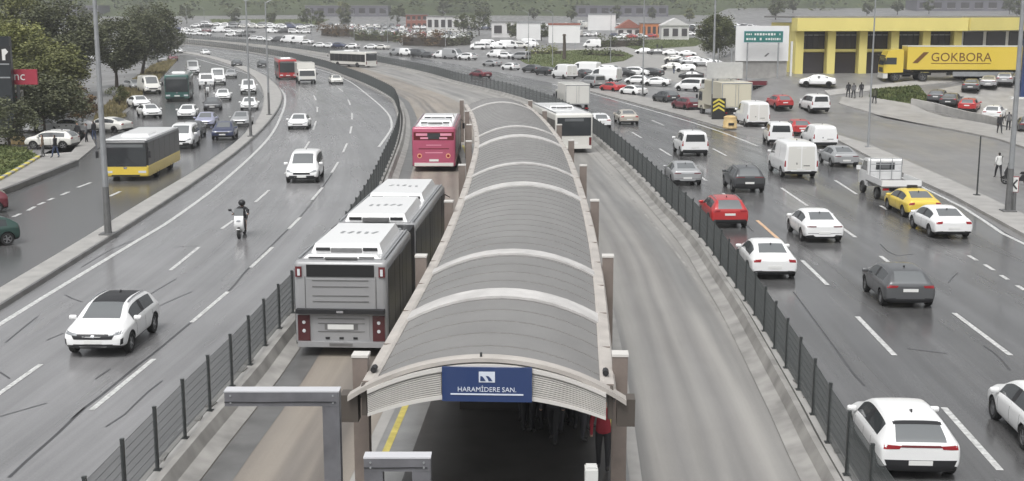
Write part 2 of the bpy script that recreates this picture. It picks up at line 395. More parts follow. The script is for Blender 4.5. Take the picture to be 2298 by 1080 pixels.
# grass
grass_mat('grass', (.05, .075, .018), (.13, .145, .05)); grass_mat('grass_dry', (.12, .105, .05), (.24, .20, .10)); grass_mat('grass_dark', (.03, .045, .012), (.07, .085, .03))
def blades(name, poly, n, h, m, label, seed):
    rnd = random.Random(seed); xs = [p[0] for p in poly]; ysr = [p[1] for p in poly]; b = MB(); k = 0
    def inside(x, y):
        c = False; j = len(poly)-1
        for i in range(len(poly)):
            xi, yi = poly[i]; xj, yj = poly[j]
            if (yi > y) != (yj > y) and x < (xj-xi)*(y-yi)/(yj-yi)+xi: c = not c
            j = i
        return c
    while k < n:
        x, y = rnd.uniform(min(xs), max(xs)), rnd.uniform(min(ysr), max(ysr))
        if not inside(x, y): continue
        k += 1; a = rnd.uniform(0, 6.28); hh = h*rnd.uniform(.4, 1.2); w = .10*rnd.uniform(.6, 1.6); l = rnd.uniform(-.12, .12)
        dx, dy = math.cos(a)*w, math.sin(a)*w; z = .1+tz(x, y)
        b.add([(x-dx, y-dy, z), (x+dx, y+dy, z), (x+l, y+l, z+hh)], [(0, 1, 2)])
    me = b.mesh(name, m, recalc=False); o = ob(name, me); tag(o, label, 'grass', kind='stuff')
    tag(slab(name+'_soil', poly, -.02, .10, m), kind='structure')
blades('grass', [(38.65,134.97),(44.21,136.70),(43.63,130.58),(41.31,129.52),(37.55,131.80)], 4000, .16, 'grass', 'green grass patch in front of the yellow building', 1)
blades('verge_grass', [(-41.21,123.74),(-46.03,143.54),(-57.54,191.06),(-68.20,238.12),(-77.27,288.69),(-73.08,275.88),(-52.31,184.96),(-45.84,155.15),(-39.98,127.60),(-38.13,123.74),(-37.44,116.68),(-37.22,110.37)], 6000, .4, 'grass_dry', 'dry olive grass on the verge behind the service road', 2)
blades('corner_grass', [(-33.87,69.61),(-31.77,76.85),(-33.95,88.96),(-36.55,93.66),(-39.58,96.20),(-43.31,89.52)], 3500, .14, 'grass', 'wedge of grass inside the yellow and white kerb', 3)
blades('island_grass', [(2.77,252.60),(1.09,280.91),(5.71,316.86),(17.72,332.30),(28.37,319.87),(28.38,294.05),(23.64,266.21),(12.73,238.12),(7.55,234.28)], 5000, .22, 'grass', 'grass of the round island in the car park', 4)
blades('lawn_grass', [(31.40,377.03),(36.12,407.99),(62.75,432.99),(61.53,400.00),(52.60,362.54),(33.30,335.51)], 4000, .3, 'grass', 'lawn strip beside the car park road', 5)
blades('slope_grass', [(-155.07,649.41),(-93.41,649.41),(-88.33,558.81),(-110.07,569.62),(-139.30,591.70)], 3000, .6, 'grass', 'pale green slope above the far traffic', 6)

# ---------------------------------------------------------------- painted lines
def dashes(line, parent, segs, w, m='line_white', z=.008):
    for a, b in segs:
        a, b = Vector(a), Vector(b)
        strip('lane_dash', [a, a.lerp(b, .5), b], w, z, m, parent)
def solid(line, parent, w, m='line_white', z=.008, step=4, name='edge_line'):
    p = resample(cat(vec(line)), step=step); strip(name, p, w, z, m, parent)
solid([(-16.55,28.16),(-16.75,33.48),(-17.00,40.24),(-16.99,54.57),(-16.95,60.54),(-17.66,75.61),(-19.84,100.98),(-22.90,123.74),(-26.26,144.99),(-29.83,163.04),(-35.93,186.15),(-49.54,225.20),(-69.80,278.38)], road_l, .22)
solid([(-10.23,95.55),(-10.60,108.28),(-11.15,115.74),(-12.95,129.33),(-17.61,154.31),(-24.85,189.81),(-34.46,225.20),(-55.03,283.47),(-77.78,329.14)], road_l, .2)
dashes('near', road_l, [((-13.96,31.00),(-13.86,35.45)),((-13.86,38.85),(-13.78,42.65)),((-13.71,49.03),(-13.79,54.04)),((-13.88,58.74),(-13.85,61.21)),((-13.99,67.26),(-14.13,71.93)),((-14.54,79.45),(-14.87,84.70)),((-15.54,92.44),(-16.21,99.57)),((-17.45,109.52),(-18.62,118.62)),((-20.14,129.33),(-21.28,136.72)),((-23.04,147.22),(-24.68,155.99))], .16)
dashes('far', road_l, [((-10.95,31.15),(-10.70,36.02)),((-10.70,40.48),(-10.53,45.14)),((-10.60,49.56),(-10.55,54.04)),((-10.67,58.74),(-10.68,62.16)),((-11.03,68.08),(-11.19,73.05)),((-11.63,79.90),(-12.00,85.72)),((-12.48,91.84),(-13.01,98.19)),((-13.79,106.26),(-14.53,112.99)),((-15.45,120.62),(-16.40,128.17)),((-18.01,139.37),(-19.37,147.97)),((-21.96,163.04),(-23.59,170.76))], .16)
dashes('a', road_r, [((11.04,26.82),(11.32,31.37)),((11.55,36.42),(11.75,41.29)),((11.98,46.29),(12.10,51.03)),((12.15,68.58),(12.05,70.66)),((11.93,76.02),(11.81,79.90)),((11.46,89.52),(11.18,94.28)),((10.66,102.44),(10.33,107.46)),((9.35,118.62),(8.96,123.74))], .17)
dashes('a', road_r, [((12.16,56.12),(12.19,61.21))], .17, 'line_orange')
dashes('b', road_r, [((15.05,36.42),(15.22,41.80)),((15.56,49.83),(15.65,52.00)),((15.80,56.47),(15.84,58.99)),((15.80,65.99),(15.86,72.86)),((15.74,79.45),(15.72,83.69)),((15.44,89.52),(15.23,94.28)),((14.85,100.98),(14.47,106.26)),((13.87,113.89),(13.36,119.61))], .17)
dashes('c', road_r, [((19.10,45.36),(19.14,46.21)),((19.20,47.25),(19.25,48.08)),((19.33,49.03),(19.40,50.19)),((19.38,51.03),(19.43,52.10)),((19.61,58.74),(19.67,60.28)),((19.69,64.61),(19.71,65.99)),((19.60,70.30),(19.89,76.22)),((19.57,83.69),(19.37,88.96))], .17)
solid([(22.9,14),(22.87,54.79),(23.71,62.58),(24.13,69.61),(24.46,79.67),(24.60,88.96)], road_r, .2)
solid([(18.98,96.20),(18.09,107.46),(16.39,120.62),(14.04,135.43),(9.91,160.32),(5.83,180.35)], road_r, .22)
solid([(6.59,22.47),(6.94,28.47),(7.08,37.59),(7.13,47.49),(6.96,58.01),(6.54,72.30),(5.90,90.96)], busr, .10, 'concrete')
dashes('svc', grd, [((-25.23,62.30),(-25.25,63.29)),((-25.27,64.32),(-25.41,65.68)),((-25.46,66.30),(-25.48,67.26)),((-25.52,67.92),(-25.53,68.75)),((-25.51,69.95),(-25.54,71.20)),((-25.66,73.05),(-25.59,75.20)),((-22.62,69.43),(-22.62,71.38))], .2)
# sealed cracks
SEAM = [[(-11.20,26.38),(-11.22,26.93),(-11.17,29.63),(-11.20,31.15),(-11.10,32.58),(-10.98,35.36),(-10.88,36.67),(-10.73,40.30),(-10.52,45.36),(-10.64,48.76),(-10.67,54.68),(-10.70,60.54),(-10.88,67.10),(-11.54,79.45)],
 [(-10.15,29.84),(-9.97,30.82),(-9.95,32.46),(-9.83,33.78)],[(-11.77,33.95),(-11.66,34.94)],[(-15.88,37.91),(-16.03,39.65),(-16.15,41.29)],[(-16.38,44.62),(-15.82,43.90),(-15.36,43.47)],[(-13.05,47.41),(-13.20,45.74),(-13.31,44.40)],
 [(-11.86,45.14),(-12.20,43.90),(-12.53,42.39)],[(-14.69,38.18),(-14.48,39.07)],[(-14.75,34.66),(-14.20,34.00)],[(-13.12,30.64),(-12.73,31.11),(-12.33,31.75)],[(-14.91,54.04),(-13.91,54.36)],[(-17.48,49.65),(-17.49,53.51),(-17.16,55.67)],[(-11.23,30.46),(-11.34,31.37),(-11.20,31.37)]]
for q in SEAM: strip('tar_seam', resample(cat(vec(q), 4), step=1.), .09 if len(q) > 6 else .06, .004, 'tar', road_l)
for q in [[(10.42,45.14),(10.34,43.61),(9.98,37.54),(9.78,34.35),(9.78,33.31)],[(12.18,37.18),(12.47,36.52),(13.21,36.62)],[(14.65,37.54),(14.64,36.32),(14.41,34.85)],[(16.71,46.68),(17.24,47.74),(17.68,48.50)],[(16.44,54.79),(16.30,53.31),(16.29,52.00),(17.21,52.49)],[(11.49,64.76),(11.38,58.01)]]:
    strip('tar_seam', resample(cat(vec(q), 4), step=1.), .07, .004, 'tar', road_r)

# ================================================================ busway barriers and fences
def arclen(pts):
    d = [0.]
    for i in range(1, len(pts)): d.append(d[-1]+(pts[i]-pts[i-1]).length)
    return d
PW = MB(); NWI = 38
for k in range(NWI):
    x = (k+.5)/NWI
    PW.add([(x-.0017, -.004, .08), (x+.0017, -.004, .08), (x, .004, .08), (x-.0017, -.004, 1.36), (x+.0017, -.004, 1.36), (x, .004, 1.36)], [(0, 1, 4, 3), (1, 2, 5, 4), (2, 0, 3, 5)])
for k in range(8):
    z = .08+k*1.28/7
    PW.add([(0, -.005, z-.004), (0, .005, z-.004), (0, 0, z+.005), (1, -.005, z-.004), (1, .005, z-.004), (1, 0, z+.005)], [(0, 1, 4, 3), (1, 2, 5, 4), (2, 0, 3, 5)])
panel_me = PW.mesh('fence_panel', 'wire', recalc=False)
pm = MB(); pm.box(0, 0, .72, .07, .07, 1.44); pm.box(0, 0, 1.455, .078, .078, .03); pm.box(0, 0, .012, .16, .16, .024)
post_me = pm.mesh('post', 'steel_dark')
def fence(path, side, label, blabel):
    """side +1: the busway lies to the right of the path"""
    root = empty('wire_fence', (path[0].x, path[0].y, 0)); tag(root, label, 'fence', 'wire mesh fences along the busway')
    pts = resample(path, step=2.1)
    for i in range(len(pts)-1):
        a, b = pts[i], pts[i+1]
        if a.y > 430: break
        rz = math.atan2(b.y-a.y, b.x-a.x); z = .2+tz(a.x, a.y)
        o = ob('post', post_me, None, root, (a.x-path[0].x, a.y-path[0].y, z), rz)
        o = ob('mesh_panel', panel_me, None, root, (a.x-path[0].x, a.y-path[0].y, z), rz); o.scale = ((b-a).length, 1, 1)
    b = empty('barrier', (0, 0, 0)); tag(b, blabel, 'barrier')
    s = side
    q = resample(path, step=3.)
    sweep('fence_kerb', q, [(-.22*s, -.01), (-.20*s, .2), (.13*s, .2), (.14*s, -.01)], 'concrete_pale', b)
    sweep('kerb_slot', q, [(.14*s, .02), (.30*s, .02)], 'slot_dark', b)  # dark strip between the kerb and the parapet
    sweep('parapet', q, [(.30*s, -.01), (.30*s, .42), (.46*s, .43), (.60*s, .16), (.98*s, .03)], 'concrete', b)
    # worn concrete lumps between the posts
    rnd = random.Random(5+s); lump = MB()
    for i in range(0, 60):
        a = pts[i]; d = (pts[i+1]-a).normalized(); rz = math.atan2(d.y, d.x)
        p = a+d*rnd.uniform(.1, 1.9)+Vector((d.y, -d.x))*(-.1*s)
        lump.box(p.x, p.y, .215, rnd.uniform(.15, .6), rnd.uniform(.08, .2), .05, rz+rnd.uniform(-.2, .2))
    tag(lump.build('rubble', 'concrete', b), kind='stuff')
    return root
fence(FL, 1, 'dark wire mesh fence left of the bus lane, beside the oncoming traffic', 'low concrete barrier below the left hand wire fence')
fence(FR, -1, 'dark wire mesh fence right of the bus lane, beside the departing traffic', 'low concrete barrier below the right hand wire fence')
tag(sweep('busway_gutter', resample(offset(FL, 1.35), step=3.)[:60], [(-.36, .009), (.34, .009)], 'concrete_dark'), kind='structure')

# ================================================================ bus station
S_L = vec([(-2.97,23.73),(-2.51,33.84),(-2.25,43.95),(-2.20,54.64),(-2.25,64.88),(-2.56,74.59),(-3.05,84.83),(-3.85,95.75)])
S_R = vec([(2.13,23.79),(2.65,33.84),(2.96,44.16),(3.13,54.48),(3.11,65.34),(2.82,74.59),(2.22,85.22),(1.39,95.26)])
S_AX = [(a+b)/2 for a, b in zip(S_L, S_R)]
ax0 = S_AX[0]+(S_AX[0]-S_AX[1]).normalized()*1.0
AX = resample(cat([ax0]+S_AX, 8), step=.5)
wet_road('roof_sheet', .17, .235, (1.0, .975, .95), (.38, .58), streak=False, src='Object'); mat('roof_seam', (.172, .166, .160), .5)
mat('roof_band', (.50, .485, .47), .5, var=.15, vscale=2)
mat('roof_edge', (.42, .39, .36), .5, var=.15, vscale=1.5)
mat('post_brown', (.20, .165, .145), .55, var=.12)
mat('bracket_brown', (.085, .072, .062), .5)
mat('cap_pale', (.58, .56, .53), .5)
mat('corrugated', (.55, .53, .50), .45, var=.06)
mat('corrugated_dark', (.22, .21, .20), .5)
mat('sign_blue', (.022, .045, .135), .4, coat=.3)
mat('sign_white', (.62, .66, .74), .45)
mat('platform', (.22, .22, .215), .3, var=.2, vscale=1.2)
st = empty('bus_station', (ax0.x, ax0.y, 0)); tag(st, 'bus station with long arched grey roof, beige edges and blue name sign', 'bus station')
def st_build(b, name, m, smooth=None):
    o = b.build(name, m, st, (-ax0.x, -ax0.y, 0), smooth=smooth); return o
def frame_at(i, pts=AX):
    d = (pts[min(i+1, len(pts)-1)]-pts[max(i-1, 0)]).normalized(); return pts[i], d, Vector((d.y, -d.x))
def roof_z(u, hw=2.20, ze=3.22, zc=3.82):
    r = ((hw*hw)/(zc-ze)+(zc-ze))/2; return zc-r+math.sqrt(r*r-u*u)
NU = 12
def roof_strip(i0, i1, name, m, lift=0., th=.03, lip=True):
    b = MB(); vs = []; idx = list(range(i0, i1+1)); n = NU+1
    for j, i in enumerate(idx):
        p, d, s = frame_at(i)
        for k in range(n):
            u = -2.20+4.40*k/NU; q = p+s*u; vs.append((q.x, q.y, roof_z(u)+lift))
    m1 = len(vs); vs += [(x, y, z-th-lift) for x, y, z in vs]
    fs = []
    for j in range(len(idx)-1):
        for k in range(NU):
            a = j*n+k; fs.append((a, a+1, a+n+1, a+n)); fs.append((m1+a, m1+a+n, m1+a+n+1, m1+a+1))
    for k in range(NU):
        fs.append((k, m1+k, m1+k+1, k+1)); e = (len(idx)-1)*n+k; fs.append((e, e+1, m1+e+1, m1+e))
    for j in range(len(idx)-1):
        a = j*n; fs.append((a, a+n, m1+a+n, m1+a)); a += NU; fs.append((a, m1+a, m1+a+n, a+n))
    b.add(vs, fs); return st_build(b, name, m, 30)
cum = arclen(AX)
i = 0
while i < len(AX)-3:
    roof_strip(i, i+2, 'roof_panel', 'roof_sheet'); i += 2
# standing seams between the sheets, and the pale bands
for i in range(2, len(AX)-2, 2):
    b = MB(); p, d, s = frame_at(i); n = NU; vs = []
    for k in range(n+1):
        u = -2.19+4.38*k/n
        for e, h in ((-.018, 0), (-.012, .018), (.012, .018), (.018, 0)):
            q = p+s*u+d*e; vs.append((q.x, q.y, roof_z(u)+h))
    fs = []
    for k in range(n):
        for j in range(3): a = k*4+j; fs.append((a, a+1, a+5, a+4))
    b.add(vs, fs); st_build(b, 'roof_seam', 'roof_seam', 30)
def band_at(y, w):
    i = min(range(len(AX)), key=lambda k: abs(AX[k].y-y)); b = MB(); vs = []; p, d, s = frame_at(i)
    for k in range(NU+1):
        u = -2.21+4.42*k/NU
        for e, h in ((-w/2, .005), (-w/2, .06), (w/2, .06), (w/2, .005)):
            q = p+s*u+d*e; vs.append((q.x, q.y, roof_z(max(-2.20, min(2.20, u)))+h))
    fs = []
    for k in range(NU):
        for j in range(3): a = k*4+j; fs.append((a, a+1, a+5, a+4))
    fs += [(0, 1, 2, 3), tuple(NU*4+j for j in (3, 2, 1, 0))]
    b.add(vs, fs); st_build(b, 'roof_band', 'roof_band', 30)
for (x_, y_), w_ in (((0.01,27.91),.85),((0.01,32.83),.62),((0.02,46.66),1.0),((0.02,52.98),.55),((0.02,65.25),1.2),((0.03,70.40),.6),((-0.60,89.34),.8)): band_at(y_, w_)
# edge beams, posts, brackets, platform
for sg in (-1, 1):
    o = sweep('edge_beam', AX, [(sg*2.12, 3.10), (sg*2.14, 3.27), (sg*2.20, 3.30), (sg*2.40, 3.26), (sg*2.44, 3.18), (sg*2.42, 2.94), (sg*2.20, 2.94)], 'roof_edge', st, closed=True)
    o.location = (-ax0.x, -ax0.y, 0)
    for k in range(0, len(AX)-4, 6):                      # joints in the gutter beam
        p, d, s = frame_at(k); q = p+s*(sg*2.29); b = MB(); b.box(q.x, q.y, 3.285, .2, .02, .02, math.atan2(s.y, s.x)); st_build(b, 'beam_joint', 'post_brown')
    P = S_L if sg < 0 else S_R
    for k, p in enumerate(P):
        d = (P[min(k+1, 7)]-P[max(k-1, 0)]).normalized(); rz = math.atan2(d.y, d.x)
        b = MB(); b.box(0, 0, 1.95, .30, .30, 3.2); o = st_build(b, 'post', 'post_brown'); o.location = (p.x-ax0.x, p.y-ax0.y, 0); o.rotation_euler.z = rz
        b = MB(); b.box(0, 0, 3.575, .33, .33, .05); c_ = b.build('post_cap', 'cap_pale', o)
pf = sweep('platform', AX[:-2], [(-3.15, .0), (-3.12, .36), (3.12, .36), (3.15, .0)], 'platform', st); pf.location = (-ax0.x, -ax0.y, 0)
for u, w_, m_, nm in ((-2.62, .16, 'line_yellow', 'yellow_line'), (2.62, .16, 'line_yellow', 'yellow_line'), (-2.98, .26, 'concrete_pale', 'edge_stone'), (2.98, .26, 'concrete_pale', 'edge_stone')):
    z = .366 if abs(u) < 3.2 else .02
    o = sweep(nm, AX[:-4], [(u-w_/2, z), (u+w_/2, z)], m_, st); o.location = (-ax0.x, -ax0.y, 0)
# platform continues towards the camera, below the footbridge the camera stands on
p0, d0, s0 = frame_at(0)
near = resample([p0-d0*22, p0-d0*11, p0+d0*.2], n=6)
o = sweep('platform_apron', near, [(-3.15, .0), (-3.12, .352), (3.12, .352), (3.15, .0)], 'platform', st); o.location = (-ax0.x, -ax0.y, 0)
o = sweep('yellow_line', near, [(-2.70, .358), (-2.54, .358)], 'line_yellow', st); o.location = (-ax0.x, -ax0.y, 0)
o = sweep('edge_stone', near, [(-3.10, .358), (-2.86, .358)], 'concrete_pale', st); o.location = (-ax0.x, -ax0.y, 0)
o = sweep('edge_stone', near, [(2.86, .358), (3.10, .358)], 'concrete_pale', st); o.location = (-ax0.x, -ax0.y, 0)
mat('shade_soffit', (.03, .03, .03), .6); mat('floor_shade', (.05, .048, .045), .35, var=.25, vscale=1.5)  # near-black ceiling and floor colours paint in the shade under the roof
o = sweep('shade_soffit', AX[1:-1], [(-2.1, 3.02), (-1.2, 3.30), (0, 3.42), (1.2, 3.30), (2.1, 3.02)], 'shade_soffit', st); o.location = (-ax0.x, -ax0.y, 0)
o = sweep('shade_sheet', resample([p0-d0*9, p0+d0*30], n=12), [(-2.0, .370), (2.5, .370)], 'floor_shade', st); o.location = (-ax0.x, -ax0.y, 0)  # added dark sheet, standing for shade on the platform
# front gable: local frame at the mouth (x right, y away, z up)
FRONT = empty('front_gable', (0, 0, 0), math.atan2(d0.y, d0.x)-math.pi/2, st)
def arc_pts(hw, ze, zc, n=24, x0=None, x1=None):
    r = ((hw*hw)/(zc-ze)+(zc-ze))/2; x0 = -hw if x0 is None else x0; x1 = hw if x1 is None else x1
    return [(x0+(x1-x0)*k/n, zc-r+math.sqrt(max(0, r*r-(x0+(x1-x0)*k/n)**2))) for k in range(n+1)]
def arc_band(name, top, bot, y0, y1, m, smooth=30):
    b = MB(); n = len(top); vs = []
    for (x, z), (x2, z2) in zip(top, bot): vs += [(x, y0, z), (x, y1, z), (x2, y1, z2), (x2, y0, z2)]
    fs = []
    for k in range(n-1):
        for j in range(4): a = k*4; fs.append((a+j, a+(j+1) % 4, a+4+(j+1) % 4, a+4+j))
    fs += [(0, 1, 2, 3), tuple((n-1)*4+j for j in (3, 2, 1, 0))]
    b.add(vs, fs); return b.build(name, m, FRONT, smooth=smooth)
arc_band('arch_rim', arc_pts(2.62, 3.08, 3.86), arc_pts(2.62, 2.98, 3.785), -.31, -.02, 'roof_edge')
arc_band('arch_liner', arc_pts(2.25, 3.26, 3.78), arc_pts(2.25, 3.20, 3.73), -.26, -.06, 'concrete_dark')
arc_band('fascia_top_trim', arc_pts(2.24, 3.22, 3.745), arc_pts(2.24, 3.14, 3.665), -.34, -.10, 'cap_pale')
arc_band('fascia_bottom_trim', arc_pts(2.24, 2.76, 3.19), arc_pts(2.24, 2.70, 3.11), -.34, -.10, 'cap_pale')
NB = 11
for k in range(NB):                                        # corrugations of the gable cladding, each a rounded rib
    def lvl(t): return (3.14+(2.76-3.14)*t, 3.665+(3.19-3.665)*t)
    (e0, c0), (e1, c1) = lvl((k+.06)/NB), lvl((k+.66)/NB); (e2, c2) = lvl((k+1.06)/NB)
    for x0, x1 in ((-2.24, -.84), (.84, 2.24)):
        arc_band('cladding_rib', arc_pts(2.24, e0, c0, 10, x0, x1), arc_pts(2.24, e1, c1, 10, x0, x1), -.31, -.13, 'corrugated')
        arc_band('cladding_groove', arc_pts(2.24, e1, c1, 10, x0, x1), arc_pts(2.24, e2, c2, 10, x0, x1), -.28, -.13, 'corrugated_dark')
sgn = empty('name_sign', (.02, -.36, 3.40), 0, FRONT)
b = MB(); b.box(0, 0, -.03, 1.68, .06, .66); b.build('sign_board', 'sign_blue', sgn)
b = MB(); b.box(0, -.036, -.215, 1.36, .012, .026); b.build('underline', 'sign_white', sgn)
me = text_mesh('HARAM\u0130DERE SAN.', .128); o = ob('lettering', me, 'sign_white', sgn, (0, -.036, -.125)); o.rotation_euler = (R(90), 0, 0)
lg = MB(); lg.box(0, -.034, .12, .30, .008, .205); lo_ = lg.build('emblem', 'sign_white', sgn)
lg = MB()
lg.prism([(-.125, .045), (-.02, .045), (-.055, .10), (-.085, .135), (-.12, .14)], 'y', -.046, -.040)
lg.prism([(.035, .045), (.105, .045), (.07, .10), (.03, .14), (-.02, .145), (.015, .09)], 'y', -.046, -.040)
lg.build('emblem_wave', 'sign_blue', sgn)
for sg in (-1, 1):
    b = MB(); b.prism([(-.19, 3.06), (.19, 3.06), (.12, 2.52), (-.16, 2.52)], 'x', sg*2.62-.17, sg*2.62+.17); b.build('bracket', 'bracket_brown', FRONT)
    b = MB(); b.box(sg*2.33, -.05, 2.96, .10, .22, .6); b.build('gable_post', 'bracket_brown', FRONT)
    b = MB(); b.tube((sg*2.25, .5, 3.36), (sg*2.25, .72, 3.36), .06, .06, 8); b.build('floodlight', 'trim', FRONT)
b = MB(); b.box(-2.55, .835, 1.95, .22, .012, .32); b.build('notice', 'plate', FRONT)
b = MB(); b.tube((-.1, -.2, 3.86), (-.1, -.2, 3.94), .025, .02, 8); b.build('bolt', 'steel_dark', FRONT)

# steel portal frames in front of the station
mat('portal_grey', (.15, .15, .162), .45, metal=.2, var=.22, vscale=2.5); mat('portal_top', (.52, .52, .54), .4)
def portal(x0, x1, y, z, label, legs, th=.24):
    root = empty('portal_frame', ((x0+x1)/2, y, 0)); tag(root, label, 'portal frame'); w = x1-x0
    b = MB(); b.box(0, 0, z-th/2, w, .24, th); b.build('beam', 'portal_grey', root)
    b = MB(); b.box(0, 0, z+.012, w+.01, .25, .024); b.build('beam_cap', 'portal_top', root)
    for bx in (-w/2+.1, w/2-.1):
        for dz in (.06, th-.06): b = MB(); b.tube((bx, -.12, z-dz), (bx, -.135, z-dz), .018, .016, 6); b.build('bolt', 'galv', root)
    b = MB(); b.path([(-w/2, -.128, z-th*.7), (-w*.2, -.128, z-th*.72), (w*.2, -.128, z-th*.68), (w/2-.05, -.128, z-th*.7)], [.008]*4, 5); b.build('cable', 'trim', root)
    for lx in legs: b = MB(); b.box(lx-(x0+x1)/2, 0, (z-th)/2, .28, .23, z-th); b.build('column', 'portal_grey', root)
portal(-4.77, -2.87, 20.0, 4.0, 'grey steel portal frame over the bus lane, one column', [-3.01])
portal(-2.22, -1.22, 17.9, 3.62, 'lower grey steel frame standing left at the platform entrance', [-2.08, -1.36], .2)


# ================================================================ vehicles: prototypes
KX, KY, KZ = .87, 1.03, .895          # the road users' sizes along, across and up
PROTO = {}
class Proto:
    """a thing with parts: list of (name, mesh, loc, rot, paint, lod, parent index)"""
    def __init__(s, L): s.L = L; s.parts = []
    def part(s, name, me, loc=(0, 0, 0), rot=(0, 0, 0), paint=False, lod=0, sup=None, label=None):
        s.parts.append((name, me, loc, rot, paint, lod, sup, label)); return len(s.parts)-1
    def mb(s, name, b, m, lod=0, sup=None, paint=False, smooth=35, label=None, loc=(0, 0, 0), rot=(0, 0, 0)):
        return s.part(name, b.mesh(name, m, smooth), loc, rot, paint, lod, sup, label)
def spawn(kind, name, loc, rz, colour, label, cat_, group=None, lod=0, sc=1.):
    p = PROTO[kind]; root = empty(name, loc, rz); tag(root, label, cat_, group)
    if sc != 1.: root.scale = (sc, sc, sc)
    made = []
    for nm, me, l, r, pa, ld, sup, lb in p.parts:
        if ld > 2-lod and lod: made.append(None); continue
        o = bpy.data.objects.new(nm, me); o.location = l; o.rotation_euler = r
        par = root if sup is None else made[sup]
        if par is None: made.append(None); continue
        link(o, par)
        if lb: o['label'] = lb
        if pa:
            o.material_slots[0].link = 'OBJECT'; o.material_slots[0].material = MATS['paint_'+colour]
        made.append(o)
    return root

def wheel_meshes(r, w, nsp=5, steel=False):
    b = MB(); n = 20; prof = [(-w/2, r*.66), (-w/2, r*.93), (-w*.36, r), (w*.36, r), (w/2, r*.93), (w/2, r*.66)]; vs = []
    for y, q in prof:
        for k in range(n): a = 2*math.pi*k/n; vs.append((q*math.cos(a), y, q*math.sin(a)))
    m = len(prof); b.add(vs, [(j*n+k, j*n+(k+1) % n, ((j+1) % m)*n+(k+1) % n, ((j+1) % m)*n+k) for j in range(m) for k in range(n)])
    ty = b.mesh('wheel', 'rubber', 35)
    b = MB(); yo = w*.36
    b.tube((0, -yo, 0), (0, yo*.55, 0), r*.68, r*.68, 20)
    b.m = 1
    for k in range(nsp):
        a = 2*math.pi*k/nsp; b.box(math.cos(a)*r*.36, yo*.7, math.sin(a)*r*.36, r*.62, .05, r*.17, ry=-a)
    b.tube((0, yo*.5, 0), (0, yo*1.05, 0), r*.18, r*.15, 10)
    n = 20; vs = []
    for y, q in ((yo*.5, r*.60), (yo*1.1, r*.60), (yo*1.1, r*.70), (yo*.5, r*.70)):
        for k in range(n): a = 2*math.pi*k/n; vs.append((q*math.cos(a), y, q*math.sin(a)))
    b.add(vs, [(j*n+k, j*n+(k+1) % n, ((j+1) % 4)*n+(k+1) % n, ((j+1) % 4)*n+k) for j in range(4) for k in range(n)])
    ri = b.mesh('rim', ['trim', 'alloy' if not steel else 'galv_dark'], 35)
    return ty, ri
WHEELS = {}
def add_wheels(p, xs, hy, r, w=.2, steel=False):
    key = (round(r, 3), w, steel)
    if key not in WHEELS: WHEELS[key] = wheel_meshes(r, w, 5, steel)
    ty, ri = WHEELS[key]
    for x in xs:
        for s in (1, -1):
            i = p.part('wheel', ty, (x, s*(hy-w/2), r), (0, 0, 0 if s > 0 else math.pi)); p.part('rim', ri, sup=i, lod=2)

def patch_grid(bvh, view, quad, nu=6, nv=3, off=.006, dep=.03):
    """thin shell that follows the body: quad = 4 corners in the view's plane, bottom-left, bottom-right, top-right, top-left"""
    out = []; inn = []
    for j in range(nv+1):
        for i in range(nu+1):
            u, v = i/nu, j/nv
            a = Vector(quad[0]).lerp(Vector(quad[1]), u); c = Vector(quad[3]).lerp(Vector(quad[2]), u); q = a.lerp(c, v)
            if view in ('rear', 'front'):
                s = -1 if view == 'rear' else 1; o, d = Vector((s*9, q[0], q[1])), Vector((-s, 0, 0))
            elif view == 'top': o, d = Vector((q[0], q[1], 6)), Vector((0, 0, -1))
            else:
                s = 1 if view == 'left' else -1; o, d = Vector((q[0], s*4, q[1])), Vector((0, -s, 0))
            h = bvh.ray_cast(o, d)
            if h[0] is None:
                h = bvh.find_nearest(o+d*(abs(o.x)-2 if view in ('rear', 'front') else 3))
                pt = h[0]
            else: pt = h[0]
            out.append(pt-d*off); inn.append(pt+d*dep)
    b = MB(); n = nu+1; N = len(out)
    b.add(out, [(j*n+i, j*n+i+1, (j+1)*n+i+1, (j+1)*n+i) for j in range(nv) for i in range(nu)])
    rim = [i for i in range(n)]+[j*n+nu for j in range(1, nv+1)]+[nv*n+i for i in range(nu-1, -1, -1)]+[j*n for j in range(nv-1, 0, -1)]
    vs = [out[i] for i in rim]+[inn[i] for i in rim]; k = len(rim)
    b.add(vs, [(i, (i+1) % k, k+(i+1) % k, k+i) for i in range(k)])
    return b
def mirq(q): return [(-q[1][0], q[1][1]), (-q[0][0], q[0][1]), (-q[3][0], q[3][1]), (-q[2][0], q[2][1])]

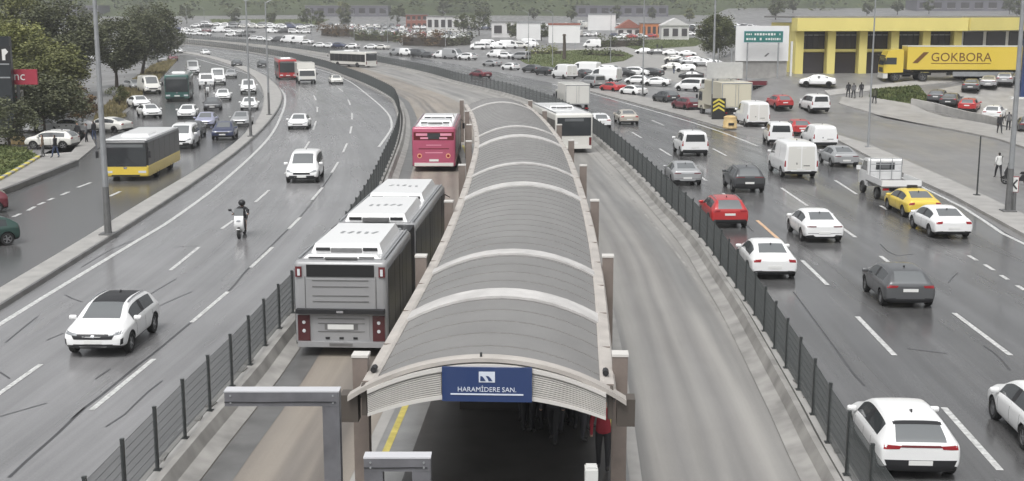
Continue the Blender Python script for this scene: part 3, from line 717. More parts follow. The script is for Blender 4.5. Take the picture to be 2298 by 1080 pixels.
def car(kind, L, Wd, st, sg, ws, rw, wheels, rw_r=.31, tail=None, head=None, grille=None, intake=None, rear_low=None, plate_z=.62, fplate_z=.42,
        patches=(), mirror=(.0, .0), roof_black=None, rails=False, seams=(), screen='glass_grey', clad=False, plate_w=.26):
    """loft a car body from stations (x, z_bottom, z_shoulder, z_top, width factor, roof width factor); x from the tail"""
    L2 = L*KX/2; hw = Wd/2*KY; rw_r = rw_r*.95
    cage = MB(); n = 16; rows = []; pil = {i for i in range(len(st)) if i-1 in sg and i+1 in sg}
    for (x, zb, zs, zt, wf, wt) in st:
        w = hw*wf; r = hw*wt; zb, zs, zt = zb*KZ, zs*KZ, zt*KZ; dz = zt-zs
        half = [(0, zb), (w*.82, zb), (w*.965, zb+.10), (w, zb+.47*(zs-zb)), (w*.985, zs-.075), (w*.955, zs-.03), (r, zs+dz*.87), (r-.065*hw, zs+dz*.965), (0, zt)]
        ring = half+[(-y, z) for y, z in half[7:0:-1]]
        rows.append([(x*KX-L2, y, z) for y, z in ring])
    cage.v = [p for r_ in rows for p in r_]
    def band(k): return k if k < 8 else 15-k
    for i in range(len(rows)-1):
        for k in range(16):
            bnd = band(k); m = 0
            if bnd == 0 or (bnd == 1 and not clad) or (clad and bnd <= 1): m = 1
            if bnd == 5 and i in sg: m = 2
            elif bnd == 5 and i in pil: m = 1
            if bnd == 7 and i in ws: m = 2
            if bnd == 7 and i in rw: m = 2
            if roof_black and bnd in (7,) and i in roof_black: m = 3
            cage.f.append([i*n+k, i*n+(k+1) % n, (i+1)*n+(k+1) % n, (i+1)*n+k]); cage.fm.append(m)
    for base, flip in ((0, True), ((len(rows)-1)*n, False)):
        for j in range(8):
            a, b_ = base+j, base+j+1; c_, d = base+(16-j) % 16, base+(15-j)
            f = [a, b_, d, c_] if 0 < j < 7 else ([a, b_, d] if j == 0 else [a, b_, c_])
            cage.f.append(f); cage.fm.append(1 if j == 0 else 0)
    me = cage.mesh('cage', ['paint_white', 'trim', 'glass', 'trim'], recalc=True)
    o = bpy.data.objects.new('cage', me)
    s = o.modifiers.new('s', 'SUBSURF'); s.levels = 2; s.render_levels = 2
    smooth_me = evaluated(o)
    bmv = bmesh.new(); bmv.from_mesh(smooth_me); bvh = BVHTree.FromBMesh(bmv); bmv.free()
    # wheel arches
    RA = rw_r*1.17; cut = MB()
    wx = [x*KX-L2 for x in wheels]
    for x in wx:
        for sd in (-1, 1): cut.tube((x, sd*(hw-.27), rw_r*.98), (x, sd*(hw+.3), rw_r*.98), RA, RA, 28)
    co = bpy.data.objects.new('cut', cut.mesh('cut', 'trim', recalc=True))
    bo = o.modifiers.new('b', 'BOOLEAN'); bo.object = co; bo.operation = 'DIFFERENCE'; bo.solver = 'EXACT'
    fin = evaluated(o, co); bpy.data.objects.remove(o); bpy.data.objects.remove(co)
    bm = bmesh.new(); bm.from_mesh(fin); bm.faces.ensure_lookup_table()
    for f in bm.faces:
        c = f.calc_center_median()
        for x in wx:
            d = math.hypot(c.x-x, c.z-rw_r*.98)
            if d < RA+.004 and abs(c.y) > hw-.30 and (d < RA*.985 or abs(d-RA*math.cos(math.pi/28)) < .012): f.material_index = 1
    P_ = Proto(L*KX)
    def sub(faces, name, mats, mi):
        b = MB(); ids = {}
        for f in faces:
            fl_ = []
            for v in f.verts:
                if v.index not in ids: ids[v.index] = len(b.v); b.v.append(tuple(v.co))
                fl_.append(ids[v.index])
            b.f.append(fl_); b.fm.append(mi(f))
        return b.mesh(name, mats, 50, recalc=False)
    bm.verts.index_update()
    body = [f for f in bm.faces if f.material_index in (0, 1)]
    P_.part('body', sub(body, 'body', ['paint_white', 'trim'], lambda f: f.material_index), paint=True)
    if roof_black: P_.part('roof', sub([f for f in bm.faces if f.material_index == 3], 'roof', ['trim'], lambda f: 0))
    gl = {f for f in bm.faces if f.material_index == 2}
    while gl:
        seed = gl.pop(); isl = [seed]; stack = [seed]
        while stack:
            f = stack.pop()
            for e in f.edges:
                for q in e.link_faces:
                    if q in gl: gl.remove(q); isl.append(q); stack.append(q)
        c = sum((f.calc_center_median() for f in isl), Vector())/len(isl)
        nm = 'side_window' if abs(c.y) > .3 else ('windshield' if c.x > 0 else 'rear_window')
        P_.part(nm, sub(isl, nm, [screen if nm != 'side_window' else 'glass'], lambda f: 0))
    bm.free()
    def pt(name, view, quad, m, lod=0, nu=6, nv=3, off=.006, both=False, paint=False):
        P_.part(name, patch_grid(bvh, view, quad, nu, nv, off).mesh(name, m, 40), lod=lod, paint=paint)
        if both:
            if view in ('left', 'right'): P_.part(name, patch_grid(bvh, 'right', quad, nu, nv, off).mesh(name, m, 40), lod=lod, paint=paint)
            else: P_.part(name, patch_grid(bvh, view, mirq(quad), nu, nv, off).mesh(name, m, 40), lod=lod, paint=paint)
    def q4(a): return [(y*hw, z*KZ) for y, z in a]
    if tail: pt('tail_light', 'rear', q4(tail[0]), tail[1], both=True)
    if head: pt('headlight', 'front', q4(head), 'lamp_smoke', both=True)
    if grille: pt('grille', 'front', q4(grille), 'trim', nu=10)
    if intake: pt('air_intake', 'front', q4(intake), 'trim', nu=10)
    if rear_low: pt('rear_bumper_trim', 'rear', q4(rear_low), 'trim', nu=10)
    for nm, view, quad, m, both in patches:
        if view in ('rear', 'front'): pt(nm, view, q4(quad), m, both=both, nu=8, nv=4)
        elif view == 'top': pt(nm, view, [(x*KX-L2, y*hw) for x, y in quad], m, both=both)
        else: pt(nm, view, [(x*KX-L2, z*KZ) for x, z in quad], m, both=both, nu=8)
    for view, z in (('rear', plate_z), ('front', fplate_z)):
        q = [(-plate_w, (z-.06)*KZ), (plate_w, (z-.06)*KZ), (plate_w, (z+.06)*KZ), (-plate_w, (z+.06)*KZ)]
        i = len(P_.parts); pt('number_plate', view, q, 'plate', nu=2, nv=1, off=.014)
        q2 = [(-plate_w*.75, (z-.03)*KZ), (plate_w*.75, (z-.03)*KZ), (plate_w*.75, (z+.03)*KZ), (-plate_w*.75, (z+.03)*KZ)]
    for x in seams:
        pt('door_seam', 'left', [(x[0]*KX-L2-.008, x[1]*KZ), (x[0]*KX-L2+.008, x[1]*KZ), (x[0]*KX-L2+.008, x[2]*KZ), (x[0]*KX-L2-.008, x[2]*KZ)], 'trim', lod=2, nu=1, nv=6, off=.002, both=True)
    for sd in (1, -1):
        bmr = rbox(.12, .24, .14, .045, 2, (mirror[0]*KX-L2, sd*(hw+.05), mirror[1]*KZ-.02))
        mm = bpy.data.meshes.new('mirror'); bmr.to_mesh(mm); bmr.free(); mm.materials.append(MATS['paint_white']); mm.polygons.foreach_set('use_smooth', [True]*len(mm.polygons))
        P_.part('mirror', mm, paint=True, lod=1)
    h = bvh.ray_cast(Vector((-L2*.42, 0, 5)), Vector((0, 0, -1)))[0]
    b = MB(); b.prism([(h.x-.09, h.z-.01), (h.x+.11, h.z-.01), (h.x-.06, h.z+.07), (h.x-.09, h.z+.07)], 'y', -.015, .015); P_.mb('antenna_fin', b, 'trim', lod=2)
    if rails:
        for sd in (1, -1):
            b = MB(); xs = [rails[0]*KX-L2, (rails[0]+rails[1])/2*KX-L2, rails[1]*KX-L2]; y = sd*hw*.63
            pts = []
            for x in [xs[0]+(xs[2]-xs[0])*t/6 for t in range(7)]:
                h = bvh.ray_cast(Vector((x, y, 5)), Vector((0, 0, -1))); pts.append((x, y, h[0].z+.035))
            b.path(pts, [.018]*7, 6); P_.mb('roof_rail', b, 'galv', lod=2)
    add_wheels(P_, wx, hw-.02, rw_r)
    PROTO[kind] = P_; P_.bvh = bvh; P_.hw = hw; P_.L2 = L2
    return P_

TAIL = lambda y0, y1, z0, z1: [(y0, z0), (y1, z0), (y1, z1), (y0, z1)]
SEDAN = [(0, .34, .74, .82, .84, .70), (.05, .26, .86, .99, .92, .76), (.16, .22, .92, 1.06, .97, .78), (.62, .20, .93, 1.10, 1, .77), (.98, .20, .925, 1.26, 1, .71),
         (1.40, .19, .92, 1.41, 1, .665), (2.05, .19, .91, 1.465, 1, .655), (2.14, .19, .91, 1.465, 1, .655), (2.85, .19, .90, 1.43, 1, .65), (3.25, .20, .895, 1.22, 1, .71),
         (3.62, .20, .885, 1.01, 1, .78), (4.15, .22, .83, .915, .98, .77), (4.42, .25, .70, .79, .92, .70), (4.52, .33, .58, .64, .78, .6)]
car('sedan', 4.52, 1.79, SEDAN, {4, 5, 7, 8}, {8, 9}, {3, 4}, (.88, 3.62), tail=([(.60, .80), (.93, .78), (.93, .90), (.56, .93)], 'lamp_red'), head=[(.52, .62), (.86, .66), (.90, .76), (.50, .70)],
    grille=[(-.45, .52), (.45, .52), (.5, .64), (-.5, .64)], intake=[(-.6, .30), (.6, .30), (.56, .42), (-.56, .42)], rear_low=[(-.62, .30), (.62, .30), (.66, .42), (-.66, .42)],
    plate_z=.58, fplate_z=.47, mirror=(3.22, .98), seams=((1.30, .28, .92), (2.10, .28, .92), (3.12, .28, .90)))
car('sedan_b', 4.52, 1.79, SEDAN, {4, 5, 7, 8}, {8, 9}, {3, 4}, (.88, 3.62), tail=([(.42, .82), (.94, .82), (.94, .88), (.42, .88)], 'lamp_dark_red'), head=[(.52, .62), (.86, .66), (.90, .76), (.50, .70)],
    grille=[(-.45, .46), (.45, .46), (.5, .64), (-.5, .64)], intake=[(-.6, .28), (.6, .28), (.56, .38), (-.56, .38)], plate_z=.54, fplate_z=.45, mirror=(3.22, .98), seams=((1.30, .28, .92), (2.10, .28, .92), (3.12, .28, .90)),
    patches=[('bumper_strip', 'rear', [(-.8, .50), (.8, .50), (.82, .53), (-.82, .53)], 'chrome', False)])
HATCH = [(0, .34, .76, .88, .86, .74), (.04, .25, .90, 1.02, .93, .78), (.14, .21, .95, 1.10, .97, .77), (.36, .20, .96, 1.26, 1, .72), (.62, .20, .955, 1.40, 1, .68),
         (1.10, .19, .94, 1.455, 1, .66), (1.78, .19, .92, 1.475, 1, .655), (1.87, .19, .92, 1.475, 1, .655), (2.55, .19, .90, 1.43, 1, .65), (2.95, .20, .895, 1.22, 1, .71),
         (3.30, .20, .885, 1.02, 1, .78), (3.75, .22, .83, .92, .98, .77), (4.02, .25, .70, .79, .92, .70), (4.12, .33, .58, .64, .78, .6)]
HP = dict(tail=([(.52, .84), (.96, .82), (.95, .95), (.46, .92)], 'lamp_red'), head=[(.50, .62), (.86, .66), (.90, .78), (.50, .70)], grille=[(-.5, .5), (.5, .5), (.52, .64), (-.52, .64)],
    intake=[(-.6, .28), (.6, .28), (.56, .4), (-.56, .4)], mirror=(2.92, .99), seams=((1.02, .28, .95), (1.83, .28, .93), (2.82, .28, .90)))
car('hatch', 4.12, 1.78, HATCH, {4, 5, 7, 8}, {8, 9}, {1, 2, 3}, (.70, 3.28), rear_low=[(-.74, .24), (.74, .24), (.86, .56), (-.86, .56)], plate_z=.49, fplate_z=.46,
    patches=[('light_bar', 'rear', [(-.50, .88), (.50, .88), (.46, .935), (-.46, .935)], 'lamp_dark_red', False), ('spoiler_edge', 'top', [(.50, -.58), (.50, .58), (.62, .58), (.62, -.58)], 'trim', False)], **HP)
car('hatch_b', 4.12, 1.78, HATCH, {4, 5, 7, 8}, {8, 9}, {1, 2, 3}, (.70, 3.28), rear_low=[(-.7, .28), (.7, .28), (.78, .40), (-.78, .40)], plate_z=.74, fplate_z=.46, **HP)
SUV = [(0, .42, .84, .96, .88, .76), (.04, .30, .98, 1.12, .94, .80), (.12, .26, 1.03, 1.20, .98, .79), (.34, .25, 1.05, 1.42, 1, .74), (.58, .25, 1.045, 1.55, 1, .70),
       (1.10, .24, 1.04, 1.60, 1, .69), (1.85, .24, 1.03, 1.63, 1, .685), (1.94, .24, 1.03, 1.63, 1, .685), (2.65, .24, 1.02, 1.59, 1, .68), (3.05, .25, 1.01, 1.38, 1, .73),
       (3.42, .25, 1.00, 1.15, 1, .80), (3.98, .27, .96, 1.06, .99, .79), (4.30, .31, .82, .93, .94, .74), (4.42, .40, .66, .74, .82, .64)]
SP = dict(head=[(.50, .78), (.90, .82), (.92, .92), (.50, .86)], mirror=(3.0, 1.12), rails=(.75, 2.6), seams=((1.06, .34, 1.04), (1.90, .34, 1.03), (2.90, .34, 1.0)), clad=True)
car('suv', 4.42, 1.84, SUV, {4, 5, 7, 8}, {8, 9}, {1, 2, 3}, (.78, 3.50), .345, tail=([(.54, .94), (.96, .92), (.95, 1.06), (.50, 1.04)], 'lamp_red'), grille=[(-.52, .64), (.52, .64), (.56, .82), (-.56, .82)],
    intake=[(-.7, .40), (.7, .40), (.66, .48), (-.66, .48)], rear_low=[(-.78, .36), (.78, .36), (.84, .52), (-.84, .52)], plate_z=.80, fplate_z=.57, **SP)
car('suv_black_roof', 4.42, 1.84, SUV, {4, 5, 7, 8}, {8, 9}, {1, 2, 3}, (.78, 3.50), .345, tail=([(.54, .94), (.96, .92), (.95, 1.06), (.50, 1.04)], 'lamp_red'), grille=[(-.60, .66), (.60, .66), (.70, .84), (-.70, .84)],
    intake=[(-.66, .42), (.66, .42), (.62, .50), (-.62, .50)], rear_low=[(-.78, .36), (.78, .36), (.84, .52), (-.84, .52)], plate_z=.80, fplate_z=.58, roof_black={4, 5, 6, 7},
    patches=[('fog_lamp_bezel', 'front', [(.84, .46), (.92, .50), (.93, .70), (.86, .66)], 'trim', True), ('badge', 'front', [(-.05, .72), (.05, .72), (.05, .80), (-.05, .80)], 'chrome', False)], **SP)
car('coupe_suv', 4.42, 1.84, SUV, {4, 5, 7, 8}, {8, 9}, {1, 2, 3}, (.78, 3.50), .345, tail=([(.30, 1.0), (.95, .98), (.95, 1.05), (.30, 1.05)], 'lamp_dark_red'), grille=[(-.52, .64), (.52, .64), (.56, .82), (-.56, .82)],
    intake=[(-.7, .40), (.7, .40), (.66, .48), (-.66, .48)], rear_low=[(-.80, .36), (.80, .36), (.86, .62), (-.86, .62)], plate_z=.66, fplate_z=.57, **SP)
VAN = [(0, .38, .92, 1.55, .93, .76), (.03, .28, 1.06, 1.74, .97, .80), (.12, .24, 1.08, 1.82, 1, .80), (.55, .22, 1.08, 1.86, 1, .79), (1.15, .22, 1.07, 1.87, 1, .78),
       (1.25, .22, 1.07, 1.87, 1, .78), (1.95, .22, 1.05, 1.86, 1, .775), (2.05, .22, 1.05, 1.86, 1, .775), (2.75, .22, 1.03, 1.81, 1, .75), (3.20, .22, 1.02, 1.48, 1, .78),
       (3.52, .23, 1.00, 1.18, 1, .82), (4.02, .25, .92, 1.02, .98, .78), (4.26, .30, .76, .86, .92, .72), (4.38, .38, .62, .68, .80, .6)]
VP = dict(tail=([(.84, .80), (.97, .80), (.965, 1.18), (.86, 1.18)], 'lamp_red'), head=[(.52, .70), (.88, .74), (.91, .88), (.50, .80)], grille=[(-.5, .58), (.5, .58), (.5, .72), (-.5, .72)],
    intake=[(-.76, .30), (.76, .30), (.74, .52), (-.74, .52)], rear_low=[(-.86, .32), (.86, .32), (.88, .52), (-.88, .52)], fplate_z=.46, mirror=(3.10, 1.18), clad=True)
car('combi', 4.38, 1.83, VAN, {2, 3, 5, 7, 8}, {8, 9}, set(), (.82, 3.55), .32, plate_z=.70,
    patches=[('rear_window', 'rear', [(-.70, 1.12), (.70, 1.12), (.62, 1.66), (-.62, 1.66)], 'glass', False)], seams=((1.20, .32, 1.06), (2.0, .32, 1.04), (3.05, .3, 1.0)), **VP)
car('panel_van', 4.38, 1.83, VAN, {7, 8}, {8, 9}, set(), (.82, 3.55), .32, plate_z=.68,
    patches=[('rear_door', 'rear', [(-.76, .56), (.76, .56), (.66, 1.68), (-.66, 1.68)], 'paint_white', False), ('badge', 'rear', [(.18, .84), (.25, .84), (.25, .94), (.18, .94)], 'trim', False),
             ('door_handle', 'rear', [(-.60, .74), (-.10, .74), (-.10, .79), (-.60, .79)], 'trim', False)], seams=((1.20, .32, 1.6), (2.0, .32, 1.6), (3.05, .3, 1.0)), **VP)
BIGV = [(0, .42, 1.10, 2.05, .95, .84), (.03, .32, 1.25, 2.28, .98, .87), (.12, .28, 1.28, 2.36, 1, .87), (.6, .26, 1.28, 2.40, 1, .86), (1.6, .26, 1.27, 2.41, 1, .86),
        (1.7, .26, 1.27, 2.41, 1, .86), (2.9, .26, 1.26, 2.40, 1, .86), (3.0, .26, 1.26, 2.40, 1, .86), (3.75, .26, 1.24, 2.32, 1, .82), (4.25, .26, 1.22, 1.82, 1, .82),
        (4.55, .27, 1.18, 1.38, 1, .84), (4.92, .29, 1.02, 1.14, .98, .80), (5.10, .34, .84, .95, .93, .74), (5.20, .42, .68, .75, .84, .64)]
BP = dict(tail=([(.88, .80), (.98, .80), (.975, 1.20), (.89, 1.20)], 'lamp_red'), head=[(.55, .82), (.90, .86), (.92, 1.05), (.55, .92)], grille=[(-.5, .66), (.5, .66), (.5, .84), (-.5, .84)],
    intake=[(-.8, .34), (.8, .34), (.78, .56), (-.78, .56)], rear_low=[(-.9, .34), (.9, .34), (.92, .50), (-.92, .50)], fplate_z=.48, mirror=(4.1, 1.45), plate_z=.62)
car('big_van', 5.2, 1.98, BIGV, {7, 8}, {8, 9}, set(), (1.0, 4.25), .335, seams=((1.65, .36, 2.1), (2.95, .36, 2.1), (3.95, .36, 1.2)),
    patches=[('rear_door', 'rear', [(.03, .60), (.80, .60), (.74, 2.12), (.03, 2.12)], 'paint_offwhite', True), ('badge', 'rear', [(.22, .95), (.30, .95), (.30, 1.07), (.22, 1.07)], 'trim', False), ('door_handle', 'rear', [(-.50, .84), (-.12, .84), (-.12, .89), (-.50, .89)], 'trim', False)], **BP)
car('minibus', 5.2, 1.98, BIGV, {2, 3, 5, 7, 8}, {8, 9}, set(), (1.0, 4.25), .335, patches=[('rear_window', 'rear', [(-.76, 1.34), (.76, 1.34), (.70, 2.05), (-.70, 2.05)], 'glass', False)], **BP)

def taxi_sign():
    p = PROTO['sedan']; q = Proto(p.L); q.parts = list(p.parts); h = p.bvh.ray_cast(Vector((.1, 0, 5)), Vector((0, 0, -1)))[0].z
    b = MB(); b.box(.1, 0, h+.075, .16, .5, .13); b.box(.1, 0, h+.01, .2, .56, .02); q.mb('roof_sign', b, 'trim'); PROTO['taxi'] = q
taxi_sign()

# ---------------------------------------------------------------- lorries
def box_lorry(kind, L, Wd, H, cab_h, box_m='paint_offwhite', frame_m='galv'):
    p = Proto(L); hw = Wd/2; cl_ = 1.75; x1 = L/2-cl_
    bm = rbox(x1-.08+L/2, Wd, H-.95, .05, 2, ((-L/2+x1-.08)/2, 0, .95+(H-.95)/2)); me = bpy.data.meshes.new('cargo_box'); bm.to_mesh(me); bm.free(); me.materials.append(MATS[box_m])
    p.part('cargo_box', me, paint=True)
    b = MB()
    for s in (-1, 1): b.box(-L/2-.012, s*(hw-.06), .95+(H-.95)/2, .03, .07, H-1.05)
    b.box(-L/2-.012, 0, H-.09, .03, Wd-.1, .08); b.box(-L/2-.012, 0, 1.0, .03, Wd-.1, .08)
    p.mb('rear_frame', b, frame_m)
    for s in (-1, 1):
        b = MB(); b.box(-L/2-.006, s*hw*.46, .95+(H-.95)/2, .02, hw*.86, H-1.25); i = p.mb('rear_door', b, box_m, paint=True)
        b = MB(); b.tube((-L/2-.03, s*.12, 1.15), (-L/2-.03, s*.12, H-.2), .018, .018, 6); p.mb('lock_bar', b, 'galv', sup=i, lod=2)
    b = MB(); b.box(-.3, 0, .72, L-.9, .9, .2); b.box(-L/2+.05, 0, .55, .1, Wd*.9, .14); p.mb('chassis', b, 'trim')
    for s in (-1, 1): b = MB(); b.box(-L/2-.01, s*hw*.72, .58, .05, .3, .12); p.mb('tail_light', b, 'lamp_red')
    b = MB(); b.box(-L/2-.02, 0, .56, .02, .5, .12); p.mb('number_plate', b, 'plate')
    b = MB(); c0 = L/2-cl_
    b.prism([(c0, .55), (L/2, .55), (L/2+.02, 1.15), (L/2-.22, cab_h-.15), (L/2-.38, cab_h), (c0, cab_h)], 'y', -hw+.05, hw-.05); p.mb('cab', b, 'paint_white', paint=True, smooth=20)
    b = MB(); b.add([(L/2+.028, -hw+.18, 1.2), (L/2+.028, hw-.18, 1.2), (L/2-.205, hw-.25, cab_h-.2), (L/2-.205, -hw+.25, cab_h-.2)], [(0, 1, 2, 3)]); p.mb('windshield', b, 'glass')
    for s in (-1, 1):
        b = MB(); y = s*(hw-.042); b.add([(c0+.55, y, 1.2), (L/2-.1, y, 1.2), (L/2-.32, y, cab_h-.2), (c0+.55, y, cab_h-.2)], [(0, 1, 2, 3)]); p.mb('side_window', b, 'glass')
        b = MB(); b.box(L/2-.1, s*(hw+.1), 1.5, .08, .16, .34); p.mb('mirror', b, 'trim', lod=1)
        b = MB(); b.box(L/2+.01, s*(hw-.3), .78, .05, .32, .16); p.mb('headlight', b, 'lamp_clear')
    b = MB(); b.box(L/2+.01, 0, .62, .06, Wd*.86, .22); p.mb('bumper', b, 'trim')
    add_wheels(p, (-L/2+1.25, L/2-.95), hw-.03, .42, .26, True); PROTO[kind] = p
box_lorry('box_lorry', 6.6, 2.55, 3.0, 2.15); box_lorry('small_box_lorry', 5.6, 2.3, 2.75, 2.05)

def flatbed():
    L, Wd = 4.3, 1.95; p = Proto(L); hw = Wd/2; bx = .55
    b = MB(); b.prism([(bx, .42), (L/2-.1, .42), (L/2, .55), (L/2, .95), (L/2-.32, 1.12), (L/2-.75, 1.72), (L/2-.95, 1.80), (bx+.06, 1.80), (bx, 1.72)], 'y', -hw+.12, hw-.12)
    i = p.mb('cab', b, 'paint_white', paint=True, smooth=25)
    b = MB(); y = hw-.28; b.add([(L/2-.345, -y, 1.18), (L/2-.345, y, 1.18), (L/2-.735, y-.06, 1.68), (L/2-.735, -y+.06, 1.68)], [(0, 1, 2, 3)])
    for v in range(4): b.v[v] = (b.v[v][0]+.012, b.v[v][1], b.v[v][2]+.008)
    p.mb('windshield', b, 'glass')
    b = MB(); b.box(bx-.008, 0, 1.44, .016, .95, .36); p.mb('rear_window', b, 'glass'); b = MB(); b.box(bx-.02, 0, 1.44, .02, .42, .26); p.mb('window_sticker', b, 'glass_grey', lod=2)
    for s in (-1, 1):
        b = MB(); y = s*(hw-.112); b.add([(bx+.2, y, 1.18), (L/2-.42, y, 1.18), (L/2-.80, y, 1.66), (bx+.2, y, 1.66)], [(0, 1, 2, 3)]); p.mb('side_window', b, 'glass')
        b = MB(); b.box(L/2-.42, s*(hw+.03), 1.24, .1, .2, .2); p.mb('mirror', b, 'paint_white', paint=True)
        b = MB(); b.box(L/2-.005, s*(hw-.42), .86, .03, .34, .16); p.mb('headlight', b, 'lamp_clear')
        b = MB(); b.box((-L/2+bx)/2, s*(hw-.02), .92, bx+L/2-.1, .04, .30); p.mb('drop_side', b, 'paint_white', paint=True)
        b = MB(); b.box(-L/2+.03, s*(hw-.2), .62, .05, .3, .1); p.mb('tail_light', b, 'lamp_red')
    b = MB(); b.box((-L/2+bx)/2, 0, .74, bx+L/2, Wd-.02, .07); p.mb('bed', b, 'galv_dark')
    b = MB(); b.box(-L/2+.03, 0, .92, .04, Wd-.06, .30); p.mb('tailgate', b, 'paint_white', paint=True)
    b = MB()
    for yy in (-.8, -.3, .3, .8): b.tube((bx-.14, yy, .78), (bx-.14, yy, 1.86), .022, .022, 6)
    for z in (1.2, 1.55, 1.84): b.tube((bx-.14, -.8, z), (bx-.14, .8, z), .022, .022, 6)
    p.mb('headboard_rack', b, 'galv')
    b = MB(); b.box(-.5, 0, .55, L-1.2, .8, .16); p.mb('chassis', b, 'trim')
    add_wheels(p, (-L/2+1.1, L/2-.85), hw-.03, .31, .2, True); PROTO['flatbed'] = p
flatbed()

# ---------------------------------------------------------------- buses
def bus(kind, L, Wd, H, artic=None, rear='metro', band=None, panes=7, body='silver', roof_m='paint_white', pods=(), front=True, pod_m='paint_white', seats_dark=True, skirt=None):
    """x forward; artic: x of the joint. Side glass is made of single panes."""
    p = Proto(L); hw = Wd/2; z0 = .32
    secs = [(-L/2, L/2)] if artic is None else [(-L/2, artic-.55), (artic+.55, L/2)]
    zg0, zg1 = band or (H*.36, H*.83)
    for (a, c) in secs:
        bm = rbox(c-a, Wd, H-z0, .16, 4, ((a+c)/2, 0, z0+(H-z0)/2)); me = bpy.data.meshes.new('body'); bm.to_mesh(me); bm.free(); me.materials.append(MATS['paint_white'])
        me.polygons.foreach_set('use_smooth', [True]*len(me.polygons)); me.set_sharp_from_angle(angle=R(50)); p.part('body', me, paint=True)
        b = MB(); b.box((a+c)/2, 0, H+.012, c-a-.5, Wd-.42, .03); p.mb('roof_panel', b, roof_m, lod=0)
        n = max(2, int(round((c-a)/1.45))); w = (c-a-.3)/n
        for s in (-1, 1):
            for k in range(n):
                x = a+.15+w*(k+.5); b = MB(); b.box(x, s*(hw+.004), (zg0+zg1)/2, w-.035, .02, zg1-zg0); p.mb('side_window', b, 'bus_glass')
            b = MB(); b.box((a+c)/2, s*(hw+.003), z0+.10, c-a-.4, .014, .2); p.mb('skirt', b, skirt or 'trim', lod=1)
        for s in (-1, 1):
            b = MB(); b.box((a+c)/2, s*(hw-.12), H+.03, c-a-.6, .05, .06); p.mb('roof_rail', b, 'galv', lod=1)
    if artic is not None:
        b = MB()
        for k in range(9):
            x = artic-.55+1.1*k/8; b.box(x, 0, z0+(H-z0)*.5, .09, Wd-.08, H-z0-.06)
        b.box(artic, 0, z0+(H-z0)*.5, 1.1, Wd-.24, H-z0-.2); p.mb('bellows', b, 'trim')
    # doors on the right-hand side
    for x in ([L/2-1.0, L/2-5.2] + ([artic-3., artic-7.] if artic is not None else [])):
        if x < -L/2+1: continue
        b = MB(); b.box(x, -hw-.008, (z0+zg1)/2+.04, 1.15, .03, zg1-z0-.1); i = p.mb('door', b, 'bus_glass'); b = MB(); b.box(x, -hw-.026, (z0+zg1)/2+.04, .04, .012, zg1-z0-.1); b.box(x, -hw-.026, zg1-.02, 1.15, .012, .05); p.mb('door_frame', b, 'galv_dark', sup=i, lod=2)
    wxs = [L/2-2.5, -L/2+2.6] if artic is None else [L/2-2.5, artic+2.0, -L/2+3.0]
    add_wheels(p, wxs, hw+.012, .46, .30, True)
    for x in wxs:
        for s in (-1, 1):
            b = MB(); b.prism([(x+.60*math.cos(t*math.pi/10), .30+.62*math.sin(t*math.pi/10)) for t in range(11)], 'y', s*(hw-.05), s*(hw+.006)); p.mb('wheel_arch', b, 'trim', lod=1)
    for (x, l, w, h, m) in pods:
        b = MB(); z = H+.02
        vs = []
        for xx, ww, zz in ((x-l/2, w, z), (x+l/2, w*.96, z), (x-l/2+.12, w*.90, z+h), (x+l/2-.25, w*.86, z+h)):
            vs += [(xx, -ww/2, zz), (xx, ww/2, zz)]
        b.add(vs, [(0, 1, 3, 2), (4, 6, 7, 5), (0, 4, 5, 1), (2, 3, 7, 6), (0, 2, 6, 4), (1, 5, 7, 3)])
        i = p.mb('roof_pod', b, m, smooth=25)
        b = MB(); b.box(x-l/2-.06, 0, z+h*.35, .14, w*.42, h*.5); p.mb('pod_vent', b, 'galv_dark', sup=i)
        b = MB(); b.box(x-l/2-.012, w*.33, z+h*.45, .03, w*.2, h*.35); p.mb('pod_grille', b, 'trim', sup=i, lod=2)
        b = MB(); b.box(x-l/2-.012, -w*.33, z+h*.45, .03, w*.2, h*.35); p.mb('pod_grille', b, 'trim', sup=i, lod=2)
    xr = -L/2
    def rp(nm, y, z, w, h, m, t=.02, o=.0, lod=0, sup=None):
        b = MB(); b.box(xr-t/2-o+.002, y, z, t, w, h); return p.mb(nm, b, m, lod=lod, sup=sup)
    if rear == 'metro':
        rp('rear_window', 0, H*.90, Wd*.72, H*.125, 'bus_glass')
        panel = rp('engine_cover', 0, H*.66, Wd*.74, H*.31, 'paint_bus_silver', .02)
        for z in (.80, .735, .64, .58): rp('cover_groove', 0, H*z, Wd*.60, .028, 'galv_dark', .012, .02, sup=panel)
        b = MB(); b.box(xr-.08, 0, H*.485, .22, Wd*.94, .13); b.box(xr-.2, 0, H*.485, .03, .24, .09); p.mb('rear_spoiler', b, 'trim')
        b = MB(); b.box(xr-.21, 0, H*.487, .02, .2, .07); p.mb('badge', b, 'chrome')
        low = rp('lower_cover', 0, H*.28, Wd*.60, H*.30, 'paint_bus_silver', .02)
        for z in (.40, .35, .265): rp('cover_groove', 0, H*z, Wd*.5, .024, 'galv_dark', .012, .02, sup=low)
        rp('number_plate', .02, H*.315, .78, .15, 'plate', .012, .034); rp('grille_mesh', 0, H*.315, 1.0, .17, 'galv_dark', .012, .021)
        for y in (-.42, 0, .42): rp('vent', y, H*.195, .13, .07, 'trim', .012, .021)
